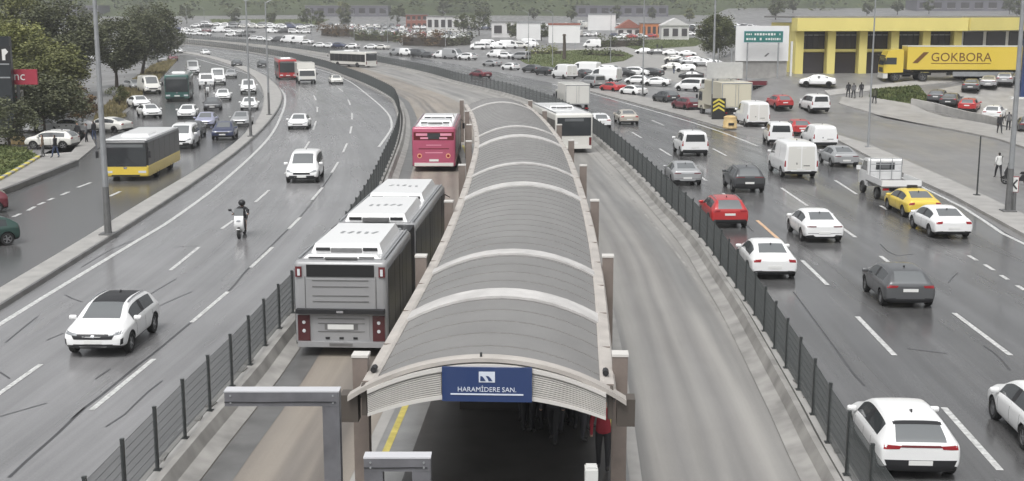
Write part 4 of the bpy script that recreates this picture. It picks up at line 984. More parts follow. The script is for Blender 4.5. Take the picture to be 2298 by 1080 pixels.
        for s in (-1, 1):
            i = rp('light_cluster', s*hw*.80, H*.30, Wd*.13, H*.27, 'lamp_cluster', .03)
            for z in (.36, .27): b = MB(); b.tube((xr-.03, s*hw*.80, H*z), (xr-.045, s*hw*.80, H*z), .055, .05, 10); p.mb('lamp', b, 'lamp_clear', sup=i, lod=2)
            i = rp('top_light', s*hw*.885, H*.89, .19, H*.105, 'lamp_dark_red', .04)
            b = MB(); b.box(xr-.045, s*hw*.88, H*.885, .012, .08, .2); p.mb('lamp', b, 'lamp_clear', sup=i, lod=2)
            rp('corner_seam', s*hw*.755, H*.66, .02, H*.36, 'galv_dark', .012, .004)
        b = MB(); b.box(xr-.05, 0, H*.135, .16, Wd*.93, .16); p.mb('bumper', b, 'paint_bus_silver'); rp('tow_cover', 0, H*.135, .7, .09, 'galv_dark', .012, .13)
    elif rear == 'pink':
        rp('rear_window', 0, H*.80, Wd*.30, H*.13, 'glass'); rp('window_surround', 0, H*.80, Wd*.93, H*.18, 'lamp_dark_red', .008)
        for s in (-1, 1):
            rp('rear_vent', s*Wd*.28, H*.835, Wd*.26, H*.055, 'sign_pink', .02, .01); rp('rear_vent', s*Wd*.22, H*.755, Wd*.18, H*.04, 'sign_pink', .02, .01)
            b = MB(); b.tube((xr-.0, s*hw*.66, H*.36), (xr-.03, s*hw*.66, H*.36), .16, .15, 16); i = p.mb('tail_light', b, 'lamp_ring'); b = MB(); b.tube((xr-.02, s*hw*.66, H*.36), (xr-.036, s*hw*.66, H*.36), .09, .09, 16); p.mb('lamp', b, 'lamp_red', sup=i)
        i = rp('engine_cover', 0, H*.45, Wd*.80, H*.40, 'paint_pink', .016); rp('cover_groove', 0, H*.52, Wd*.7, .05, 'lamp_dark_red', .012, .016, sup=i); rp('lettering_strip', 0, H*.43, Wd*.4, .06, 'sign_pink', .008, .016, sup=i); rp('lettering_strip', 0, H*.60, Wd*.35, .05, 'sign_pink', .008, .016, sup=i)
        b = MB(); b.box(xr-.05, 0, H*.17, .16, Wd*.9, .2); p.mb('bumper', b, 'paint_offwhite'); rp('number_plate', 0, H*.26, .6, .14, 'plate', .012, .02)
    elif rear == 'dark':
        rp('rear_window', 0, H*.67, Wd*.90, H*.46, 'glass', .025); rp('lower_panel', 0, H*.28, Wd*.88, H*.26, 'paint_offwhite', .015)
        rp('route_display', 0, H*.84, Wd*.5, H*.07, 'glass_grey', .012, .022)
        for s in (-1, 1): rp('tail_light', s*hw*.86, H*.30, .18, H*.2, 'lamp_dark_red', .03)
        rp('number_plate', 0, H*.26, .6, .14, 'plate', .012, .016); b = MB(); b.box(xr-.04, 0, H*.14, .14, Wd*.92, .14); p.mb('bumper', b, 'paint_offwhite')
    if front:
        xf = L/2
        def fp(nm, y, z, w, h, m, t=.02, o=0., lod=0, sup=None):
            b = MB(); b.box(xf+t/2+o-.002, y, z, t, w, h); return p.mb(nm, b, m, lod=lod, sup=sup)
        ws = fp('windshield', 0, H*.62, Wd*.94, H*.50, 'glass', .03)
        fp('destination_display', 0, H*.875, Wd*.82, H*.075, 'glass_grey', .034)
        b = MB(); b.tube((xf+.05, -.1, H*.39), (xf+.05, -.75, H*.60), .014, .014, 5); b.tube((xf+.05, .75, H*.39), (xf+.05, .1, H*.60), .014, .014, 5); p.mb('wiper', b, 'trim', sup=ws, lod=2)
        for s in (-1, 1):
            fp('headlight', s*hw*.74, H*.24, Wd*.17, H*.055, 'lamp_clear', .03)
            b = MB(); b.tube((xf-.1, s*hw, H*.86), (xf+.28, s*(hw+.18), H*.80), .025, .02, 6); b.box(xf+.29, s*(hw+.19), H*.68, .09, .16, .40); p.mb('mirror', b, 'trim')
        fp('bumper_grille', 0, H*.155, Wd*.62, H*.05, 'trim', .02); fp('number_plate', 0, H*.225, .6, .13, 'plate', .02); fp('emblem', 0, H*.335, .2, .12, 'chrome', .03)
    PROTO[kind] = p; p.hw = hw; return p
mat('sign_pink', (.72, .30, .40), .4); mat('lamp_ring', (.75, .38, .22), .3)
mp = bus('metrobus', 16.8, 2.82, 2.92, artic=-2.3, band=(.62, 2.66), pods=[(-5.2, 4.1, 2.2, .28, 'paint_white'), (.75, 4.5, 2.2, .28, 'paint_white'), (5.75, 4.5, 2.2, .30, 'paint_white'), (-7.8, .7, 2.3, .1, 'paint_white')], roof_m='paint_bus_silver')  # dark glass side; panes carried low to stand for its shadow too
for x_, l_ in ((-3.1, .9),):
    b = MB()
    for k in range(1): b.box(x_+k*.28, 0, 2.95+.03, .1, 2.2, .06)
    mp.mb('roof_rib', b, 'galv')
for x_, t_ in ((-5.2, .28), (.75, .28), (5.75, .30)):            # faint fleet lettering on the pods, too worn to read
    b = MB(); rr = random.Random(int(x_*10))
    for k in range(5): b.box(x_-.1+rr.uniform(-.12, .12), -.55+k*.26, 2.94+t_+.008, .34, .10, .008, rr.uniform(-.4, .4))
    mp.mb('roof_marking', b, 'galv', lod=2)
bus('pink_bus', 11.0, 2.8, 2.9, rear='pink', pods=[(-2.4, 2.2, 2.2, .22, 'paint_white'), (1.6, 2.2, 2.2, .24, 'paint_white')], roof_m='paint_white')
bus('white_bus', 11.2, 2.8, 2.9, rear='dark', pods=[(.6, 2.6, 1.9, .2, 'paint_white')], roof_m='paint_white')
yp = bus('yellow_bus', 8.8, 2.75, 2.5, rear='dark', band=(1.02, 2.38), pods=[(.8, 2.2, 1.8, .14, 'paint_white')], roof_m='paint_white', skirt='paint_yellow')
bm = rbox(8.84, 2.79, .74, .14, 3, (0, 0, .66)); me = bpy.data.meshes.new('lower_body'); bm.to_mesh(me); bm.free(); me.materials.append(MATS['paint_yellow']); yp.parts.insert(0, ('lower_body', me, (0, 0, 0), (0, 0, 0), False, 0, None, None))
yp.parts[1:] = [(n_, m_, l_, r_, pa_, ld_, (None if su_ is None else su_+1), lb_) for n_, m_, l_, r_, pa_, ld_, su_, lb_ in yp.parts[1:]]
bm = rbox(8.5, 2.62, .1, .045, 2, (-.1, 0, 2.5)); me = bpy.data.meshes.new('roof_skin'); bm.to_mesh(me); bm.free(); me.materials.append(MATS['paint_white']); yp.part('roof_skin', me)
bus('coach', 9.5, 2.7, 3.1, rear='dark', pods=[(0, 2.0, 1.6, .15, 'paint_white')], roof_m='paint_silver')

def tractor(kind, trailer):
    L = 5.4+(11.6 if trailer else 0); p = Proto(L); xf = L/2; hw = 1.3
    b = MB(); b.prism([(xf-2.1, 1.0), (xf, .9), (xf+.02, 1.7), (xf-.16, 2.7), (xf-.45, 3.35), (xf-1.9, 3.5), (xf-2.1, 3.4)], 'y', -hw, hw); p.mb('cab', b, 'paint_yellow', paint=True, smooth=25)
    b = MB(); b.add([(xf+.03, -hw+.15, 1.78), (xf+.03, hw-.15, 1.78), (xf-.135, hw-.18, 2.62), (xf-.135, -hw+.18, 2.62)], [(0, 1, 2, 3)]); p.mb('windshield', b, 'glass')
    b = MB(); b.box(xf-.05, 0, 2.78, .5, 2.3, .1, ry=-.3); p.mb('sun_visor', b, 'trim')
    b = MB(); b.box(xf-.2, 0, .62, .5, 2.5, .55); p.mb('bumper', b, 'paint_offwhite'); b = MB(); b.box(xf+.01, 0, 1.25, .04, 1.7, .5); p.mb('grille', b, 'trim')
    for s in (-1, 1):
        b = MB(); y = s*(hw+.006); b.add([(xf-1.35, y, 1.85), (xf-.12, y, 1.85), (xf-.25, y, 2.6), (xf-1.35, y, 2.6)], [(0, 1, 2, 3)]); p.mb('side_window', b, 'glass')
        b = MB(); b.box(xf-.05, s*(hw+.16), 2.2, .14, .2, .7); p.mb('mirror', b, 'trim'); b = MB(); b.box(xf+.055, s*.95, .72, .03, .36, .2); p.mb('headlight', b, 'lamp_clear')
    b = MB(); b.box(xf-3.2, 0, .78, 4.4, .8, .26); b.tube((xf-2.6, -1.05, .7), (xf-3.5, -1.05, .7), .3, .3, 10); p.mb('chassis', b, 'trim')
    wx = [xf-1.3, xf-4.3]
    if trailer:
        x0 = -L/2; x1 = xf-2.5
        bm = rbox(x1-x0, 2.6, 2.55, .04, 1, ((x0+x1)/2, 0, 2.55)); me = bpy.data.meshes.new('trailer_box'); bm.to_mesh(me); bm.free(); me.materials.append(MATS['paint_yellow']); tb = p.part('trailer_box', me)
        b = MB(); b.box((x0+x1)/2, 0, 3.84, x1-x0, 2.64, .1); p.mb('top_rail', b, 'paint_offwhite', sup=tb)
        b = MB(); b.box((x0+x1)/2-.4, 0, 1.12, x1-x0-1, 1.2, .25); p.mb('trailer_frame', b, 'trim')
        for s in (-1, 1):
            b = MB(); b.box((x0+x1)/2-1.0, s*1.2, .82, 6.5, .05, .5); p.mb('side_guard', b, 'galv')
            me = text_mesh('GOKBORA', 1.35, .006); i = p.part('lettering', me, (.2, s*1.312, 2.62), (R(90), 0, math.pi if s > 0 else 0)); me.materials.append(MATS['print_brown']) if len(me.materials) == 0 else None
            b = MB()
            q = [(-.2, -.55), (.7, .65), (1.15, .65), (.25, -.55)]
            xo = 5.2
            b.prism([(xo+(x*1.3 if s < 0 else -x*1.3), 2.55+z) for x, z in q], 'y', s*1.304, s*1.312); p.mb('swoosh', b, 'print_brown')
            b = MB(); b.box(.2, s*1.308, 1.98, 6.4, .012, .07); p.mb('stripe', b, 'print_brown')
        wx += [x0+1.4, x0+2.7, x0+4.0]
    add_wheels(p, wx, hw-.02, .5, .32, True); PROTO[kind] = p
mat('print_brown', (.16, .075, .02), .5)
tractor('tractor_unit', False); tractor('tractor_trailer', True)


# ================================================================ traffic
FLr = [p.copy() for p in FL]; CAR = 'car'
def put(kind, p, colour, label, cat_='car', path=None, rz=None, toward=False, name=None, group=None, lod=0, centre=False, z=None, sc=1.):
    x, y = p
    if rz is None:
        rz = heading(p, path)+(math.pi if toward else 0)
    else: rz = R(rz)
    if sc == 1.: sc = {'combi': 1.07, 'panel_van': 1.05, 'big_van': 1.06, 'flatbed': 1.12, 'suv': .97}.get(kind, 1.)
    L = PROTO[kind].L*sc; d = Vector((math.cos(rz), math.sin(rz)))
    if not centre:
        s = 1 if d.dot(Vector((x, y))) >= 0 else -1
        x, y = x+s*d.x*L/2, y+s*d.y*L/2
    return spawn(kind, name or {'sedan': 'sedan_car', 'sedan_b': 'sedan_car', 'hatch': 'hatchback_car', 'hatch_b': 'hatchback_car', 'suv': 'suv_car', 'suv_black_roof': 'suv_car', 'coupe_suv': 'suv_car', 'combi': 'combi_van',
        'panel_van': 'panel_van', 'big_van': 'large_van', 'taxi': 'taxi', 'flatbed': 'flatbed_truck', 'box_lorry': 'box_lorry', 'small_box_lorry': 'box_lorry'}.get(kind, kind),
        (x, y, (tz(x, y) if z is None else z)), rz, colour, label, cat_, group, lod, sc)
GR, GL, GS = 'vehicles driving away on the right carriageway', 'vehicles coming down the left carriageway', 'vehicles on the left service road'
# right carriageway
for k, p, c, lb, ct in [
 ('hatch', (8.99,26.11), 'white', 'white hatchback nearest the camera, dark red light bar, beside the fence', 'car'),
 ('hatch_b', (12.93,27.56), 'white', 'white car cut off by the right edge of the picture, lower corner', 'car'),
 ('hatch_b', (13.88,42.39), 'grey', 'dark grey hatchback with red tail lights, behind the nearest white hatchback', 'car'),
 ('sedan', (10.13,47.08), 'white', 'white saloon close to the fence, just behind the bright red car', 'car'),
 ('sedan_b', (13.98,54.90), 'white', 'white saloon with thin dark tail lights in the second lane', 'car'),
 ('sedan', (20.11,55.90), 'white', 'white saloon directly behind the yellow taxi', 'car'),
 ('taxi', (20.65,61.61), 'yellow', 'yellow taxi with roof sign behind the flatbed truck', 'taxi'),
 ('flatbed', (21.20,67.26), 'white', 'white flatbed pickup truck with open load bed and rack', 'truck'),
 ('sedan_b', (22.25,82.47), 'silver', 'silver saloon ahead of the flatbed truck beside the right median', 'car'),
 ('big_van', (17.92,76.85), 'white', 'large white windowless van in the middle of the right carriageway', 'van'),
 ('coupe_suv', (13.58,70.66), 'darkgrey', 'dark grey crossover with grey roof left of the windowless white van', 'car'),
 ('sedan_b', (10.45,73.63), 'silver', 'silver saloon beside the fence ahead of the red car', 'car'),
 ('suv', (10.41,58.74), 'red', 'bright red crossover beside the fence', 'car'),
 ('combi', (13.11,88.96), 'white', 'white combi van with dark rear window alone in the second lane', 'van'),
 ('sedan', (10.78,114.35), 'beige', 'beige saloon blurred near the white bus', 'car'),
 ('hatch_b', (7.93,110.37), 'white', 'white car half hidden behind the fence right of the white bus', 'car'),
 ('box_lorry', (6.66,127.03), 'offwhite', 'off-white box lorry just above the white bus', 'lorry'),
]: put(k, p, c, lb, ct, FR, group=GR)
for k, p, c, lb, rz in [
 ('panel_van', (23.75,94.28), 'white', 'small white panel van right of the windowless white van', 92),
 ('combi', (20.77,96.20), 'white', 'white combi van with grey rear window in front of a red car', 85),
 ('hatch_b', (24.20,103.93), 'red', 'red hatchback between two white vans', 90),
 ('big_van', (22.14,112.10), 'white', 'white van waiting beside the cream box lorry and the barrel', 94),
 ('suv', (27.53,126.00), 'red', 'red crossover on the side road behind the white vans', 97),
 ('combi', (30.77,124.55), 'white', 'white combi van alone on the side road near the pedestrians', 97),
]: put(k, p, c, lb, 'van' if 'van' in k or k == 'combi' else 'car', rz=rz, group='vehicles merging from the side road')
put('box_lorry', (21.47,119.61), 'cream', 'cream box lorry parked behind the chevron sign', 'lorry', rz=98, sc=1.2)
# left carriageway, oncoming
for k, p, c, lb, ct in [
 ('suv_black_roof', (-12.50,36.02), 'white', 'white crossover with black roof coming towards the camera', 'car'),
 ('combi', (-12.68,74.60), 'white', 'white combi van with black lower bumper in the middle of the left carriageway', 'car'),
 ('sedan', (-18.82,109.52), 'white', 'white saloon alone on the bend of the left carriageway', 'car'),
 ('sedan', (-24.94,179.23), 'offwhite', 'pale car at the inside of the bend near the fence', 'car'),
 ('box_lorry', (-29.20,179.23), 'offwhite', 'white box lorry coming round the bend beside the red bus', 'lorry'),
]: put(k, p, c, lb, ct, FL, toward=True, group=GL)
put('coach', (-34.02,191.06), 'red', 'red bus coming round the bend beside the white box lorry', 'bus', FL, toward=True, name='bus')
# busway
put('metrobus', (-5.11,36.32), 'bus_silver', 'long silver articulated bus with white roof stopped left of the station', 'bus', rz=87.2, name='articulated_bus')
put('pink_bus', (-5.05,80.36), 'pink', 'magenta bus with white roof pods beside the station', 'bus', rz=90.5, name='bus')
put('white_bus', (4.55,91.25), 'offwhite', 'white bus with wide dark rear window right of the station', 'bus', rz=98.5, name='bus')
put('white_bus', (-26.13,234.28), 'offwhite', 'white bus far up the busway on the bend', 'bus', rz=134, name='bus', lod=1)
# left service road
put('yellow_bus', (-23.57,75.61), 'black', 'yellow and black bus with white roof behind the lamp post', 'bus', ML_L, toward=True, name='bus')
for k, p, c, lb, ct in [
 ('combi', (-25.07,93.66), 'white', 'white van right behind the yellow bus', 'van'),
 ('hatch_b', (-26.31,101.71), 'darkgrey', 'dark car squeezed behind the white van by the yellow bus', 'car'),
 ('suv', (-23.32,100.27), 'navy', 'navy crossover with black front at the head of the service road queue', 'car'),
 ('sedan', (-27.41,111.23), 'lavender', 'lavender blue saloon next to the navy crossover', 'car'),
 ('sedan_b', (-24.42,112.10), 'silver', 'silver saloon beside the median lamp post', 'car'),
 ('hatch_b', (-31.45,120.62), 'white', 'white hatchback in the left lane of the service road queue', 'car'),
 ('sedan_b', (-31.44,131.10), 'grey', 'grey saloon in the middle of the service road queue', 'car'),
 ('hatch', (-27.56,131.10), 'white', 'white and black hatchback beside the median behind the silver saloon', 'car'),
 ('sedan', (-33.65,145.72), 'white', 'white saloon ahead of the grey one in the service road queue', 'car'),
 ('combi', (-33.13,157.69), 'white', 'white van at the inside edge of the service road bend', 'van'),
 ('flatbed', (-41.06,168.76), 'white', 'small white pickup right of the green bus', 'truck'),
 ('big_van', (-41.67,178.12), 'white', 'tall white van in the service road queue', 'van'),
 ('sedan', (-43.85,196.24), 'silver', 'silver car right of the tall white van', 'car'),
 ('big_van', (-52.58,207.48), 'white', 'tall white van behind the green bus', 'van'),
 ('sedan', (-51.85,238.12), 'darkgrey', 'dark car far back on the service road bend', 'car'),
 ('hatch_b', (-46.21,234.28), 'black', 'black car at the far tip of the median', 'car'),
 ('hatch_b', (-72.53,299.54), 'white', 'white car farthest back on the service road', 'car'),
]: put(k, p, c, lb, ct, ML_L, toward=True, group=GS, lod=1 if p[1] > 120 else 0)
put('coach', (-38.55,144.26), 'teal', 'dark green coach with pale roof on the service road', 'bus', ML_L, toward=True, name='bus')
for k, p, c, lb, rz in [
 ('sedan', (-34.88,121.64), 'white', 'white saloon parked at the verge, nearest of the parked row', -62),
 ('sedan_b', (-39.52,134.16), 'white', 'white saloon parked second along the verge', -60),
 ('big_van', (-45.07,157.69), 'offwhite', 'pale van parked beside the green coach', -62),
 ('hatch_b', (-49.60,166.81), 'silver', 'silver hatchback parked on the verge next to the pale van', -50),
 ('sedan', (-71.83,259.27), 'silver', 'silver car parked under the dark trees', -70),
 ('hatch_b', (-71.48,266.21), 'maroon', 'maroon car parked under the dark trees', -70),
 ('sedan', (-82.08,310.94), 'white', 'white car parked beyond the dark trees', -70)]:
    put(k, p, c, lb, 'car' if k != 'big_van' else 'van', rz=rz, group='cars parked along the verge', lod=1)
put('hatch_b', (-27.94,63.58), 'maroon', 'dark red car cut off by the left edge of the picture', rz=-152, centre=True)
put('hatch', (-23.84,54.36), 'green', 'dark green car cut off by the left edge below the red one', rz=-140, centre=True)
put('suv', (-34.94,94.60), 'offwhite', 'pale crossover standing broadside behind two pedestrians', rz=176, centre=True)
for i, (k, p, c, lb, rz) in enumerate([('hatch_b', (-40.91,107.06), 'white', 'white car under the dark tree behind the pale crossover', 150), ('sedan', (-37.84,107.06), 'white', 'white car parked behind the pedestrian group', 165),
  ('sedan', (-34.85,107.87), 'offwhite', 'pale car parked beyond the roof of the yellow bus', 160)]): put(k, p, c, lb, rz=rz, centre=True, lod=1)

# vehicles standing along the far side of the right carriageway
for k, p, c, lb, rz in [
 ('combi', (12.01,170.76), 'silver', 'silver combi van in the standing row by the road', 118),
 ('suv', (12.04,196.24), 'darkgrey', 'dark car just left of the silver combi van', 112),
 ('sedan', (14.15,161.22), 'red', 'red car in the standing row by the road', 122),
 ('sedan_b', (16.13,154.31), 'white', 'white car in front of the thin lamp post, next to the red car', 122),
 ('big_van', (15.72,183.78), 'white', 'white van behind the red car in the standing row', 150),
 ('hatch_b', (19.53,179.23), 'white', 'white hatchback behind the thin lamp post', 150),
 ('sedan', (22.11,174.89), 'white', 'white saloon alone beside the car park entrance', 160),
 ('suv', (18.27,141.43), 'darkgrey', 'dark crossover parked first along the gore', 112),
 ('suv', (19.11,130.50), 'maroon', 'maroon crossover parked along the gore beside the pole', 112),
 ('combi', (24.97,163.04), 'white', 'white van behind the maroon crossover', 140),
 ('sedan', (29.60,193.62), 'black', 'black saloon broadside beyond the signpost', 170),
 ('suv', (31.72,216.79), 'white', 'white crossover by the signpost in the car park', 170),
 ('suv', (30.16,223.46), 'offwhite', 'pale crossover left of the white one in the car park', 170),
 ('sedan', (35.21,194.61), 'black', 'black car below the white hoarding', 150),
 ('big_van', (9.27,193.62), 'white', 'white van parked at the kerb above the box lorry', 118),
 ('suv', (6.60,204.56), 'black', 'black crossover parked at the kerb, right of a pair', 128),
 ('suv', (4.62,213.60), 'darkgrey', 'dark grey crossover parked at the kerb, left of a pair', 130),
 ('hatch_b', (0.87,223.46), 'white', 'white hatchback parked at the kerb behind the bend fence', 130),
 ('sedan', (-2.44,238.12), 'silver', 'silver car parked at the kerb behind the bend fence', 136),
 ('sedan', (-3.76,196.24), 'maroon', 'maroon car driving behind the bend fence', 128),
 ('flatbed', (28.28,139.09), 'maroon', 'maroon pickup beneath the white hoarding', 165),
 ('sedan', (31.30,137.10), 'white', 'white saloon broadside in front of the yellow building forecourt', 168),
 ('sedan', (49.39,140.51), 'black', 'black saloon broadside in front of the yellow trailer', 176)]:
    put(k, p, c, lb, 'van' if k in ('combi', 'big_van') else 'truck' if k == 'flatbed' else 'car', rz=rz, group='vehicles standing beside the right carriageway', lod=1)
for k, p, c, lb, rz in [
 ('suv', (45.50,118.62), 'white', 'white crossover nearest the pole in the parked row on the right', 62),
 ('hatch_b', (45.43,125.06), 'red', 'red hatchback in the parked row on the right', 62),
 ('sedan', (44.29,127.27), 'darkgrey', 'dark grey car in the parked row on the right', 62),
 ('hatch_b', (43.52,128.80), 'grey', 'grey car at the end of the parked row on the right', 62),
 ('sedan', (48.56,133.01), 'grey', 'grey saloon in the back row on the right', 66),
 ('sedan_b', (50.96,134.43), 'silver', 'silver saloon in the back row on the right', 66),
 ('suv', (53.10,135.53), 'silver', 'silver crossover in the back row on the right', 66),
 ('sedan', (54.98,136.30), 'darkgrey', 'dark saloon last in the back row on the right', 66),
 ('hatch_b', (44.10,106.26), 'darkgrey', 'dark car at the right edge behind the lamp post', 75)]:
    put(k, p, c, lb, rz=rz, group='cars parked on the right', lod=0)
# yellow haulage yard
put('tractor_trailer', (49.50,139.39), 'yellow', 'yellow articulated truck with lettered trailer in front of the yellow building', 'truck', rz=177, name='articulated_truck', centre=True)
bpy.context.view_layer.update()
put('tractor_unit', (47.37,165.37), 'yellow', 'yellow tractor unit beside the articulated truck', 'truck', rz=188, name='tractor_unit')
put('tractor_unit', (44.47,173.78), 'yellow', 'yellow tractor unit below the building canopy', 'truck', rz=250, name='tractor_unit')
put('tractor_unit', (42.66,230.81), 'yellow', 'yellow tractor unit left behind the white hoarding', 'truck', rz=240, name='tractor_unit')
put('tractor_unit', (57.92,255.88), 'yellow', 'yellow tractor unit right behind the white hoarding', 'truck', rz=250, name='tractor_unit')

# far traffic and the crowded car lots on the rising ground
rnd = random.Random(11)
FARC = ['white']*11+['offwhite']*2+['silver']*3+['grey']*2+['black', 'darkgrey', 'red', 'navy', 'maroon']
CW = {'white': 'white', 'offwhite': 'pale', 'silver': 'silver', 'grey': 'grey', 'black': 'black', 'darkgrey': 'dark grey', 'red': 'red', 'navy': 'navy', 'maroon': 'maroon'}
def lot(a, b, n, rows, depth, rz, where, group, kinds, jit=.35, colours=FARC, sc=1.12):
    """n cars per row between ground points a and b, further rows behind"""
    a, b = Vector(a), Vector(b)
    for r_ in range(rows):
        for k in range(n):
            if rnd.random() < .08: continue
            p = a.lerp(b, (k+.5)/n)+Vector((rnd.uniform(-jit, jit), r_*depth+rnd.uniform(-jit, jit)))
            c = rnd.choice(colours); kd = rnd.choice(kinds)
            ty = {'sedan': 'saloon', 'sedan_b': 'saloon', 'hatch_b': 'hatchback', 'suv': 'crossover', 'combi': 'van', 'panel_van': 'van', 'big_van': 'tall van'}[kd]
            put(kd, (p.x, p.y), c, '%s %s %s' % (CW[c], ty, where), 'van' if 'van' in ty else 'car', rz=rz+rnd.choice((0, 180))+rnd.uniform(-4, 4), centre=True, group='%s %ss %s' % (CW[c], ty, group), lod=1, sc=sc)
K1 = ['sedan', 'hatch_b', 'suv', 'sedan_b']; K2 = ['sedan', 'hatch_b', 'suv', 'panel_van', 'combi', 'big_van']
lot((-28.48,299.54), (-8.46,268.58), 7, 1, 5, 140, 'in the roadside row beyond the bend fence', 'roadside row', K2)
lot((-57.62,355.54), (-33.06,335.51), 8, 1, 6, 150, 'in the roadside row below the dark hedges', 'below the hedges', K1)
lot((-86.45,416.16), (-59.75,377.03), 7, 1, 6, 158, 'on the far road left of the dark hedges', 'left of the hedges', K2)
lot((-123.73,468.71), (-91.72,441.67), 6, 1, 7, 165, 'on the far road below the green slope', 'below the slope', K1)
lot((-70.59,478.06), (-34.96,432.99), 12, 4, 16, 90, 'crowded into the lot behind the dark hedges', 'lot behind the hedges', K1)
lot((-35.57,450.51), (-12.81,407.99), 8, 3, 14, 90, 'in the lot right of the dark hedges', 'lot right of the hedges', K2)
lot((-10.55,335.51), (6.28,348.71), 6, 2, 9, 175, 'in the lot between the hedges and the round island', 'lot by the round island', ['big_van', 'panel_van', 'combi'], colours=['white']*6+['offwhite', 'silver'])
lot((17.36,348.71), (23.52,348.71), 2, 1, 8, 175, 'behind the round island', 'behind the round island', ['big_van'], colours=['white'])
lot((34.58,424.49), (66.57,459.52), 8, 2, 16, 150, 'on the street behind the lawn strip', 'street behind the lawn', K1)
lot((74.86,517.14), (84.09,433.38), 8, 2, 16, 120, 'on the rise behind the lone round tree', 'rise behind the tree', K1)
lot((-197.79,497.27), (-156.95,459.52), 7, 1, 12, 170, 'on the far road behind the left trees', 'behind the left trees', K1)
lot((-139.62,384.52), (-112.46,335.51), 4, 2, 8, 120, 'between the left trees and the service road', 'between the left trees', K1)

lot((10.80,201.71), (22.96,201.71), 6, 1, 9, 150, 'in the second standing row beside the right carriageway', 'second standing row', K2)
lot((-5.00,288.69), (2.95,268.58), 3, 1, 9, 140, 'in the short row left of the round island', 'left of the round island', K2)
lot((33.45,254.79), (38.24,229.34), 4, 2, 10, 165, 'parked below the lone round tree', 'below the round tree', K1)
lot((30.88,310.94), (41.95,288.69), 4, 1, 10, 170, 'on the car park road below the lawn strip', 'below the lawn', K1)
lot((4.83,441.67), (30.33,450.51), 8, 2, 14, 150, 'packed between the white hoardings', 'between the hoardings', K2)
lot((-81.78,517.14), (-40.91,507.12), 12, 3, 22, 90, 'in the back rows of the crowded lot', 'back rows of the lot', K1)
lot((-138.22,497.27), (-75.64,478.06), 14, 1, 9, 170, 'in the upper lane of the far road', 'upper lane of the far road', K2)
lot((69.02,415.66), (88.21,373.01), 8, 2, 16, 130, 'behind the white hoarding and the yellow trucks', 'behind the yellow trucks', K2)
lot((-230.37,569.62), (-155.05,537.66), 12, 1, 16, 170, 'on the far road at the top left', 'far road top left', K2)
lot((-118.56,316.86), (-85.79,263.87), 5, 2, 10, 130, 'half hidden behind the left trees', 'hidden behind the left trees', K1)

lot((-41.60,527.32), (-3.46,517.14), 12, 3, 20, 100, 'in the packed lot around the showroom', 'lot around the showroom', K2, sc=1.3)
lot((0.19,527.32), (51.31,537.66), 14, 2, 24, 110, 'in the packed band behind the hoardings', 'band behind the hoardings', K2, sc=1.3)
lot((47.48,497.27), (80.56,507.12), 10, 2, 20, 120, 'in the packed band behind the orange shop', 'band behind the orange shop', K2, sc=1.3)
lot((-138.76,548.16), (-85.24,527.32), 12, 2, 20, 165, 'in the packed rows along the green slope', 'rows along the slope', K2, sc=1.3)
lot((-170.85,432.99), (-136.58,407.99), 8, 1, 12, 165, 'on the road glimpsed above the left trees', 'road above the left trees', K2, sc=1.2)


